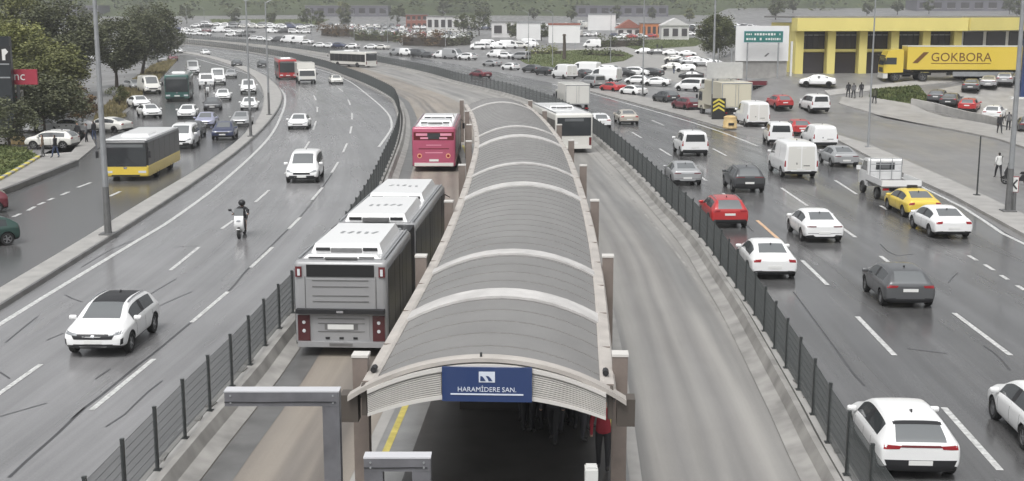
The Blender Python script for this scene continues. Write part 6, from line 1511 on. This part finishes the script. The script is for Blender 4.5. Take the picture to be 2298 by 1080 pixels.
def tree(p, h, rx, rz_, label, m='leaf_dark', trunk_h=None, n=40, per=110, size=.17, seed=0, name='tree', lean=0., z=None, group=None, spread=.5):
    rnd = random.Random(seed); z = tz(p[0], p[1]) if z is None else z; trunk_h = trunk_h or h*.3
    root = empty(name, (p[0], p[1], z)); tag(root, label, 'tree', group)
    cz = trunk_h+rz_; cl = []
    while len(cl) < n:
        x, y, zz = rnd.uniform(-1, 1), rnd.uniform(-1, 1), rnd.uniform(-1, 1)
        q = math.sqrt(x*x+y*y+zz*zz)
        if q > 1 or q < .35 or rnd.random() > .4+.6*q: continue
        k = 1+.22*math.sin(3*math.atan2(y, x)+seed)*(1-abs(zz))
        cl.append((x*rx*k+lean*(cz+zz*rz_)/h, y*rx*k, cz+zz*rz_, rx*.30*rnd.uniform(.6, 1.3)))
    v, f = leaves(cl, per, spread, size, rnd)
    me = bpy.data.meshes.new('crown'); me.from_pydata([tuple(q) for q in v], [], f); me.materials.append(MATS[m]); ob('crown', me, None, root)
    b = MB(); r0 = max(.09, h*.022); top = (lean*.5, 0, cz); b.path([(0, 0, -.2), (lean*.15+.05, .03, trunk_h*.6), (lean*.3, 0, trunk_h), top], [r0*1.3, r0, r0*.85, r0*.35], 8); tr = b.build('trunk', 'bark', root, smooth=40)
    for k in range(6):
        c = rnd.choice(cl); s = trunk_h*rnd.uniform(.75, 1.15); st_ = Vector((lean*.3, 0, s)); e = Vector(c[:3]); mid = st_.lerp(e, .5)+Vector((0, 0, .15*h*.2)); b = MB(); b.path([st_, mid, e], [r0*.5, r0*.35, r0*.12], 6); b.build('limb', 'bark', tr, smooth=40)
    return root
tree((-60.26,204.56), 11.5, 4.6, 4.2, 'large dark leaning tree on the verge, right of the group', 'leaf_dark', 2.6, 95, 260, .17, 1, lean=2.)
tree((-54.43,172.80), 9.5, 3.4, 3.4, 'dark tree beside the lamp post, middle of the verge group', 'leaf_dark', 2.3, 80, 240, .16, 2)
tree((-54.81,154.31), 12., 4.4, 4.6, 'broad dark tree behind the pale crossover', 'leaf_dark', 2.6, 95, 260, .17, 3)
tree((-62.84,159.44), 13., 4.6, 5.2, 'dark tree at the far left above the totem', 'leaf_olive', 2.5, 90, 240, .17, 4)
tree((-48.05,123.74), 9.5, 2.9, 3.8, 'light olive green tree right of the black totem', 'leaf_light', 1.6, 80, 240, .14, 5)
tree((-44.49,120.62), 8., 3.4, 3.0, 'olive tree behind the white parked cars at the left', 'leaf_olive', 1.4, 80, 240, .14, 6)
tree((-38.99,103.93), 4.4, 3.2, 1.5, 'low dark spreading tree over the white parked car', 'leaf_dark', 1.5, 70, 230, .12, 7)
tree((-38.60,112.10), 4.2, 1.7, 1.4, 'small rust brown shrub tree left of the lamp post', 'leaf_rust', .7, 24, 120, .11, 8)
tree((-38.64,95.55), 3.4, 2.4, 1.5, 'dark bush at the foot of the black totem', 'leaf_dark', .5, 30, 130, .11, 9)
tree((-43.30,138.03), 2.6, 1.2, .9, 'small bush on the dry verge', 'leaf_mid', .4, 16, 90, .1, 10)
tree((43.30,264.35), 9.0, 4.0, 3.8, 'lone round tree left of the white hoarding', 'leaf_mid', 1.6, 80, 200, .2, 11)
tree((-83.86,316.86), 8, 2.5, 2.5, 'small tree at the end of the verge', 'leaf_dark', 1.4, 24, 90, .18, 12)
for i, (p, h_, w_) in enumerate([((1.58,407.99), 7, 6), ((9.50,407.99), 6, 5), ((-11.99,459.52), 9, 8), ((-18.36,478.06), 8, 7), ((-82.16,537.66), 8, 6), ((-88.58,548.16), 9, 6)]):
    tree(p, h_, w_*.5, h_*.36, ['tree behind the white building', 'tree between two white hoardings', 'tree left of the white building', 'tree above the showroom forecourt', 'tree above the first dark hedge', 'tree at the end of the green slope'][i], 'leaf_mid', h_*.2, 22, 70, .3, 30+i)
rt = random.Random(8)
for i in range(34):
    x = -330+i*20+rt.uniform(-7, 7); y = rt.uniform(560, 660); h_ = rt.uniform(6, 11)
    tree((x, y), h_, h_*rt.uniform(.32, .45), h_*.38, 'tree in the row along the foot of the hill', rt.choice(['leaf_mid', 'leaf_dark', 'leaf_olive', 'leaf_dark']), h_*.16, 20, 55, .45, 60+i, group='trees along the foot of the hill')
def hedge(a, c, h, w, label, m='leaf_dark', seed=0):
    a, c = Vector(a), Vector(c); rnd = random.Random(seed); root = empty('hedge', (a.x, a.y, tz(a.x, a.y))); tag(root, label, 'hedge'); L = (c-a).length; d = (c-a)/L; cl = []
    for k in range(int(L*1.6)):
        t = rnd.uniform(0, L); q = d*t; s = Vector((d.y, -d.x))*rnd.uniform(-w/2, w/2); cl.append((q.x+s.x, q.y+s.y, rnd.uniform(.15, 1)*h+tz(a.x+q.x, a.y+q.y)-tz(a.x, a.y), 1.1))
    v, f = leaves(cl, 40, .6, .3, rnd); me = bpy.data.meshes.new('foliage'); me.from_pydata([tuple(q) for q in v], [], f); me.materials.append(MATS[m]); ob('foliage', me, None, root)
    b = MB(); b.box(L/2, 0, h*.3, L, .3, h*.6); b.build('stems', 'bark', root, rz=math.atan2(d.y, d.x))
hedge((-69.16,459.52), (-54.05,432.99), 4.2, 4, 'brown hedge at the left end of the crowded car lot', 'leaf_rust', 1)
hedge((-51.96,416.16), (-34.46,392.17), 3.0, 4, 'green hedge in front of the crowded car lot', 'leaf_mid', 2)
hedge((-31.84,369.70), (-18.70,355.54), 4.0, 4, 'tall dark brown hedge behind the roadside row', 'leaf_rust', 3)
hedge((-19.07,362.54), (-12.51,377.03), 3.6, 4, 'dark hedge end beside the white vans', 'leaf_dark', 4)
hedge((24.60,355.54), (37.24,362.54), 3.0, 3, 'dark green clipped hedge along the lawn strip', 'leaf_mid', 5)
hedge((3.34,305.17), (11.97,305.17), 1.2, 2, 'low green bushes on the round island', 'leaf_light', 6)
hedge((17.05,299.54), (25.62,288.69), .8, 2, 'low clipped border on the right of the round island', 'leaf_mid', 7)
pl = empty('palm_stump', (*(11.31,273.42), 0)); tag(pl, 'dark bare palm trunk on the round island', 'palm'); b = MB(); b.path([(0, 0, 0), (.05, 0, 3), (0, 0, 5.2)], [.42, .36, .3], 10); b.build('trunk', 'bark', pl, smooth=40)
b = MB(); b.tube((0, 0, 5.1), (0, 0, 5.5), .42, .3, 10); b.build('crown_stub', 'bark', pl)
# hill with a wood closing the view
hb2 = MB(); nx = 40; rows_ = [(690, tz(0, 690)-1), (740, 14), (800, 24), (900, 40), (1100, 60)]
rh = random.Random(2)
for y, z in rows_:
    for k in range(nx+1): hb2.v.append((-800+1600*k/nx, y+rh.uniform(-12, 12), z+rh.uniform(-1.5, 1.5)*(y > 700)))
for i in range(len(rows_)-1):
    for k in range(nx): a = i*(nx+1)+k; hb2.f.append([a, a+1, a+nx+2, a+nx+1]); hb2.fm.append(0)
tag(hb2.build('hill', 'grass_dark'), kind='structure')
cl = []
for k in range(420):
    x = rh.uniform(-420, 420); y = rh.uniform(700, 790); cl.append((x, y, tz(0, 700)+(y-690)*.18+rh.uniform(1.5, 6), rh.uniform(4, 8)))
v, f = leaves(cl, 45, .45, 1.1, rh); me = bpy.data.meshes.new('woodland'); me.from_pydata([tuple(q) for q in v], [], f); me.materials.append(MATS['leaf_mid']); tag(ob('woodland', me), 'dark green wood closing the view at the top', 'woodland', kind='stuff')

# ================================================================ damp air
hz_ = MB(); hz_.box(0, 640, 38, 2300, 1420, 82); hzo = hz_.build('haze', 'trim'); hzo.data.materials.clear()
hm = bpy.data.materials.new('haze_air'); hm.use_nodes = True; t_ = hm.node_tree; t_.nodes.remove(t_.nodes['Principled BSDF'])
pv = t_.nodes.new('ShaderNodeVolumePrincipled'); pv.inputs['Color'].default_value = (.93, .94, .95, 1); pv.inputs['Density'].default_value = .00045; pv.inputs['Anisotropy'].default_value = .2
t_.links.new(pv.outputs[0], t_.nodes['Material Output'].inputs['Volume']); hzo.data.materials.append(hm); tag(hzo, 'thin damp air over the whole road', 'haze', kind='stuff')

bpy.data.scenes.remove(TMP)
